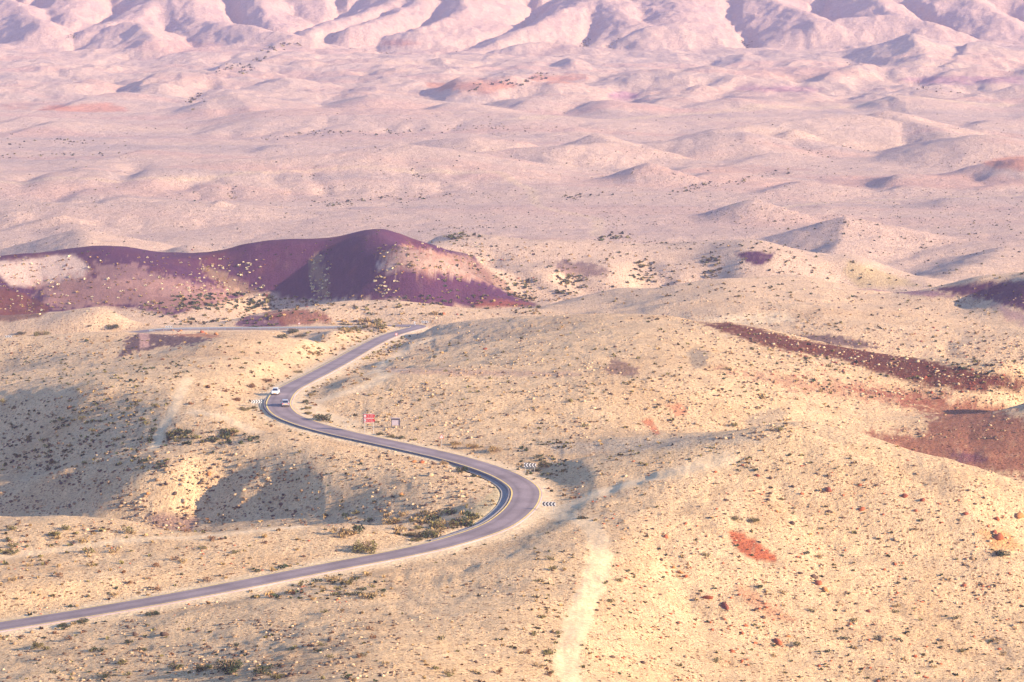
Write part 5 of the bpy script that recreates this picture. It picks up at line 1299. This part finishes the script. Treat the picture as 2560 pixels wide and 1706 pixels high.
for i, (px, py, w, nm, lb) in enumerate([
    (1770, 1496, 3.0, 'rust red', 'long flat rust red slab on the right slope above the dark one'), (1812, 1517, 3.2, 'dark red', 'long dark red slab with a shaded end on the right slope'), (2036, 1445, 2.6, 'dark brown', 'dark brown boulder at the top of the rust boulder string'), (2046, 1460, 2.4, 'rust red', 'rust boulder in the middle of the boulder string'), (2062, 1476, 2.2, 'orange', 'orange boulder at the foot of the boulder string'),
    (1945, 1605, 3.0, 'rust red', 'upright rust red slab low on the right slope'), (1970, 1592, 1.6, 'orange', 'rounded orange boulder beside the upright slab'), (1888, 1608, 1.5, 'rust red', 'small rust boulder left of the upright slab'), (1865, 1565, 1.6, 'rust red', 'thin red stone above the upright slab'), (1910, 1546, 1.7, 'dark brown', 'dark upright stone on the right slope'),
    (1685, 1420, 1.5, 'orange', 'orange stone at the top of the small stone cluster'), (1700, 1432, 1.7, 'orange', 'orange stone in the middle of the small stone cluster'), (1715, 1442, 1.6, 'rust red', 'rust stone at the foot of the small stone cluster'), (1665, 1343, 1.8, 'rust red', 'rust red stone left of the red soil patch'),
    (2262, 1242, 2.4, 'dark red', 'largest dark red boulder on the ridge at right'), (2307, 1252, 2.0, 'dark red', 'second dark red boulder along the ridge at right'), (2290, 1278, 1.5, 'rust red', 'rust stone just below the ridge boulders'), (2415, 1286, 1.7, 'dark red', 'dark red boulder farther right on the ridge'), (2492, 1300, 2.2, 'rust red', 'rust boulder near the right edge of the ridge'), (2548, 1292, 3.2, 'orange', 'orange outcrop cut by the right picture edge'),
    (2497, 1345, 3.6, 'rust red', 'tall rust outcrop at the right edge'), (2485, 1332, 2.0, 'dark red', 'dark red stone on top of the tall rust outcrop'), (2155, 1275, 2.2, 'rust red', 'rust boulder alone in the middle of the right slope'), (2070, 1226, 2.4, 'dark red', 'dark red boulder high on the right slope'), (2005, 1236, 1.5, 'rust red', 'small rust boulder left of the high dark red one'), (1982, 1218, 1.4, 'dark brown', 'small dark boulder left of the small rust one'), (1927, 1196, 1.8, 'dark brown', 'dark boulder below the crest of the spur'), (1893, 1190, 1.6, 'dark red', 'dark red boulder left below the spur crest'), (1942, 1280, 1.5, 'orange', 'orange stone below the spur on the slope'), (1980, 1310, 2.0, 'dark brown', 'dark leaning stone right of the dusky bushes'), (1817, 1252, 1.6, 'dark brown', 'small dark stone at the left of the bright slope'),
    (2430, 1398, 1.8, 'tan', 'tan boulder below the tall rust outcrop'), (2205, 1602, 2.0, 'tan', 'tan boulder in the lower right rubble'), (2170, 1530, 1.6, 'dark red', 'dark red stone in the rubble left of the tan boulder'), (2410, 1465, 1.6, 'rust red', 'rust stone in the rubble near the right edge'),
    (80, 1582, 1.5, 'tan', 'round tan boulder on the lower verge at the left edge'), (410, 1588, 2.4, 'dark brown', 'dark broken outcrop on the shaded bottom slope'), (350, 1600, 1.4, 'dark brown', 'dark stone left of the broken outcrop on the shaded slope'), (640, 1196, 2.0, 'dark brown', 'dark boulder at the head of the grey hollow'), (765, 1192, 1.3, 'dark brown', 'small dark boulder on the grey hollow slope'), (1156, 1243, 1.8, 'pale cream', 'pale block on the rim inside the near bend'), (1004, 1238, 1.8, 'orange', 'orange boulder on the hollow slope inside the bend'), (522, 1187, 1.8, 'orange', 'orange boulder on the rocky slope above the gully'), (370, 1235, 1.7, 'orange', 'orange boulder low on the rocky slope'), (460, 1253, 2.2, 'pale cream', 'pale rounded rock ledge beside the gully'), (395, 1160, 1.5, 'tan', 'tan stone near the crest of the rocky slope'), (1055, 1158, 2.2, 'rust red', 'rust rocks beside the bend at the end of the hollow rim'), (1035, 1156, 2.0, 'orange', 'orange rock at the hollow rim near the road'), (1075, 1190, 3.0, 'pale cream', 'large pale rock on the hollow rim'), (1108, 786, 2.6, 'rust red', 'rust red boulder on the sand right of the far bend'), (1143, 787, 1.6, 'dark red', 'small dark stone right of the rust boulder at the far bend'),
    (1213, 874, 2.0, 'dark red', 'dark red stone alone on the left of the cream hill'), (388, 826, 2.0, 'orange', 'orange boulder at the left end of the guard rail'), (407, 826, 1.6, 'rust red', 'rust boulder right of the orange one by the rail end'), (432, 827, 2.2, 'orange', 'orange boulder below the small chevron board'), (446, 830, 1.4, 'dark red', 'dark stone right of the orange boulder below the rail'), (452, 828, 1.8, 'orange', 'orange block below the guard rail'), (505, 832, 2.8, 'rust red', 'biggest rust boulder below the guard rail'), (515, 835, 1.6, 'orange', 'orange stone touching the biggest rust boulder below the rail'), (540, 837, 2.4, 'orange', 'orange ledge at the right end of the boulders below the rail'),
]):
    put_rock(px, py, w * .62, nm, lb, i, ((1.5, .7, .6) if 'slab' in lb else (1.1, .9, .85)))
# more loose rocks, the larger ones each by itself
RZ = [('on the rocky slope above the gully', 100, 620, 1130, 1290, ('tan', 'pale cream', 'tan', 'dark brown'), 60, .5, 1.3), ('on the shaded bottom slope', 0, 1000, 1570, 1700, ('dark brown', 'tan', 'dark brown'), 50, .4, 1.0), ('on the bright right slope', 1500, 2560, 1180, 1690, ('tan', 'rust red', 'pale cream', 'dark brown'), 70, .5, 1.1), ('on the hollow slope inside the near bend', 640, 1160, 1130, 1300, ('pale cream', 'dark brown', 'tan'), 50, .5, 1.2)]
for zi, (zn, x0, x1, y0, y1, cols, n, s0, s1) in enumerate(RZ):
    r = np.random.default_rng(900 + zi); L = {}
    for q in range(n):
        px, py = r.uniform(x0, x1), r.uniform(y0, y1); i, j, x, D, z = scan(px, py)
        if road_d[i, j] < 5 or track[i, j] > .4: continue
        L.setdefault(cols[r.integers(len(cols))], []).append((px, py, r.uniform(s0, s1)))
    for cn, K in L.items():
        K = sorted(K, key=lambda k: -k[2])[:20]; K.sort()
        for k, (px, py, w) in enumerate(K):
            put_rock(px, py, w, cn, f'{ORD[k]} {cn} stone from the left {zn}', 1000 + zi * 100 + k, (1.1, .9, .75), f'stones {zn}')
# countless small stones
def stone(seed):
    V, F, T = rock_arrays(seed, 0); return V, F, T
def scatter_stones(n, box, s0, s1, cols, bias=-9, seed=0):
    r = np.random.default_rng(seed + n); out = []
    pxs = r.uniform(box[0], box[1], n); pys = r.uniform(box[2], box[3], n)
    cl_ = .75 * fbm(pxs, pys * 2.5, 150, 2, .6, seed=seed + 6.0) + .6 * fbm(pxs, pys * 2.5, 28, 3, .6, seed=seed + 2.0)
    for px, py, c in zip(pxs, pys, cl_):
        if c < bias + r.normal() * .10: continue
        i, j, x, D, z = scan(px, py)
        if road_d[i, j] < 4.4 or track[i, j] > .35 or HILL[i, j] > .5 and r.uniform() < .8: continue
        cc = cols[r.integers(len(cols))]
        out.append((x, D, z, (s0 + (s1 - s0) * r.uniform() ** 3.5), *(np.array(ROCKCOL[cc]) * r.uniform(.8, 1.2))))
    return out
ST = []
ST += scatter_stones(5250, (0, 1000, 1550, 1706), 0.13, 0.75, ('dark brown', 'dark brown', 'tan', 'pale cream'), 0.10, 1)
ST += scatter_stones(9100, (1430, 2560, 1150, 1706), 0.13, 0.75, ('tan', 'tan', 'pale cream', 'dark brown', 'rust red'), 0.05, 2)
ST += scatter_stones(2800, (800, 1420, 1400, 1706), 0.13, 0.62, ('tan', 'dark brown', 'pale cream'), 0.10, 3)
ST += scatter_stones(4550, (0, 900, 1295, 1560), 0.13, 0.56, ('tan', 'rust red', 'dark brown', 'pale cream'), 0.15, 4)
ST += scatter_stones(7350, (0, 1180, 1100, 1330), 0.15, 0.94, ('tan', 'dark brown', 'pale cream', 'dark brown'), 0.05, 5)
ST += scatter_stones(4550, (0, 700, 850, 1120), 0.17, 0.75, ('tan', 'dark brown', 'tan'), 0.10, 6)
ST += scatter_stones(13125, (850, 2560, 780, 1100), 0.17, 0.94, ('tan', 'tan', 'dark brown', 'pale cream'), 0.00, 7)
ST += scatter_stones(4550, (1750, 2560, 720, 1000), 0.21, 1.00, ('tan', 'dark brown', 'pale cream'), 0.10, 8)
ST += scatter_stones(1300, (1880, 2560, 820, 990), 0.26, 1.12, ('pale cream', 'dark red'), 0.00, 9)
ST += scatter_stones(1500, (0, 1350, 620, 790), 0.26, 1.12, ('tan', 'dark brown', 'dark red'), 0.10, 10)
ST = np.array(ST); n_ = len(ST); r = np.random.default_rng(8)
pos = ST[:, :3].copy(); pos[:, 2] -= .04
scl = ST[:, 3:4] * np.stack([r.uniform(.9, 1.5, n_), r.uniform(.8, 1.2, n_), r.uniform(.6, 1.1, n_)], 1)
o = merge_scatter('gravel', [stone(s) for s in range(6)], pos, scl, r.uniform(0, 6.28, n_), ST[:, 4:7], M_STONE)
tag(o, 'small loose stones strewn over the desert slopes', 'gravel', kind='stuff')
# ------------------------------------------------------------------ haze of the valley air
def make_haze():
    m = bpy.data.materials.new('haze'); m.use_nodes = True
    n = m.node_tree.nodes; n.clear()
    out = n.new('ShaderNodeOutputMaterial'); v = n.new('ShaderNodeVolumePrincipled')
    v.inputs['Color'].default_value = (.76, .63, 1.0, 1)
    v.inputs['Density'].default_value = HAZE
    v.inputs['Anisotropy'].default_value = 0.0
    m.node_tree.links.new(v.outputs[0], out.inputs['Volume'])
    b = MB().box((0, 2600, 120), (11000, 5800, 440))
    tag(b.build('haze', m), 'thin pink lilac haze filling the desert valley air', 'haze', kind='stuff')
HAZE = 0.68e-4
make_haze()
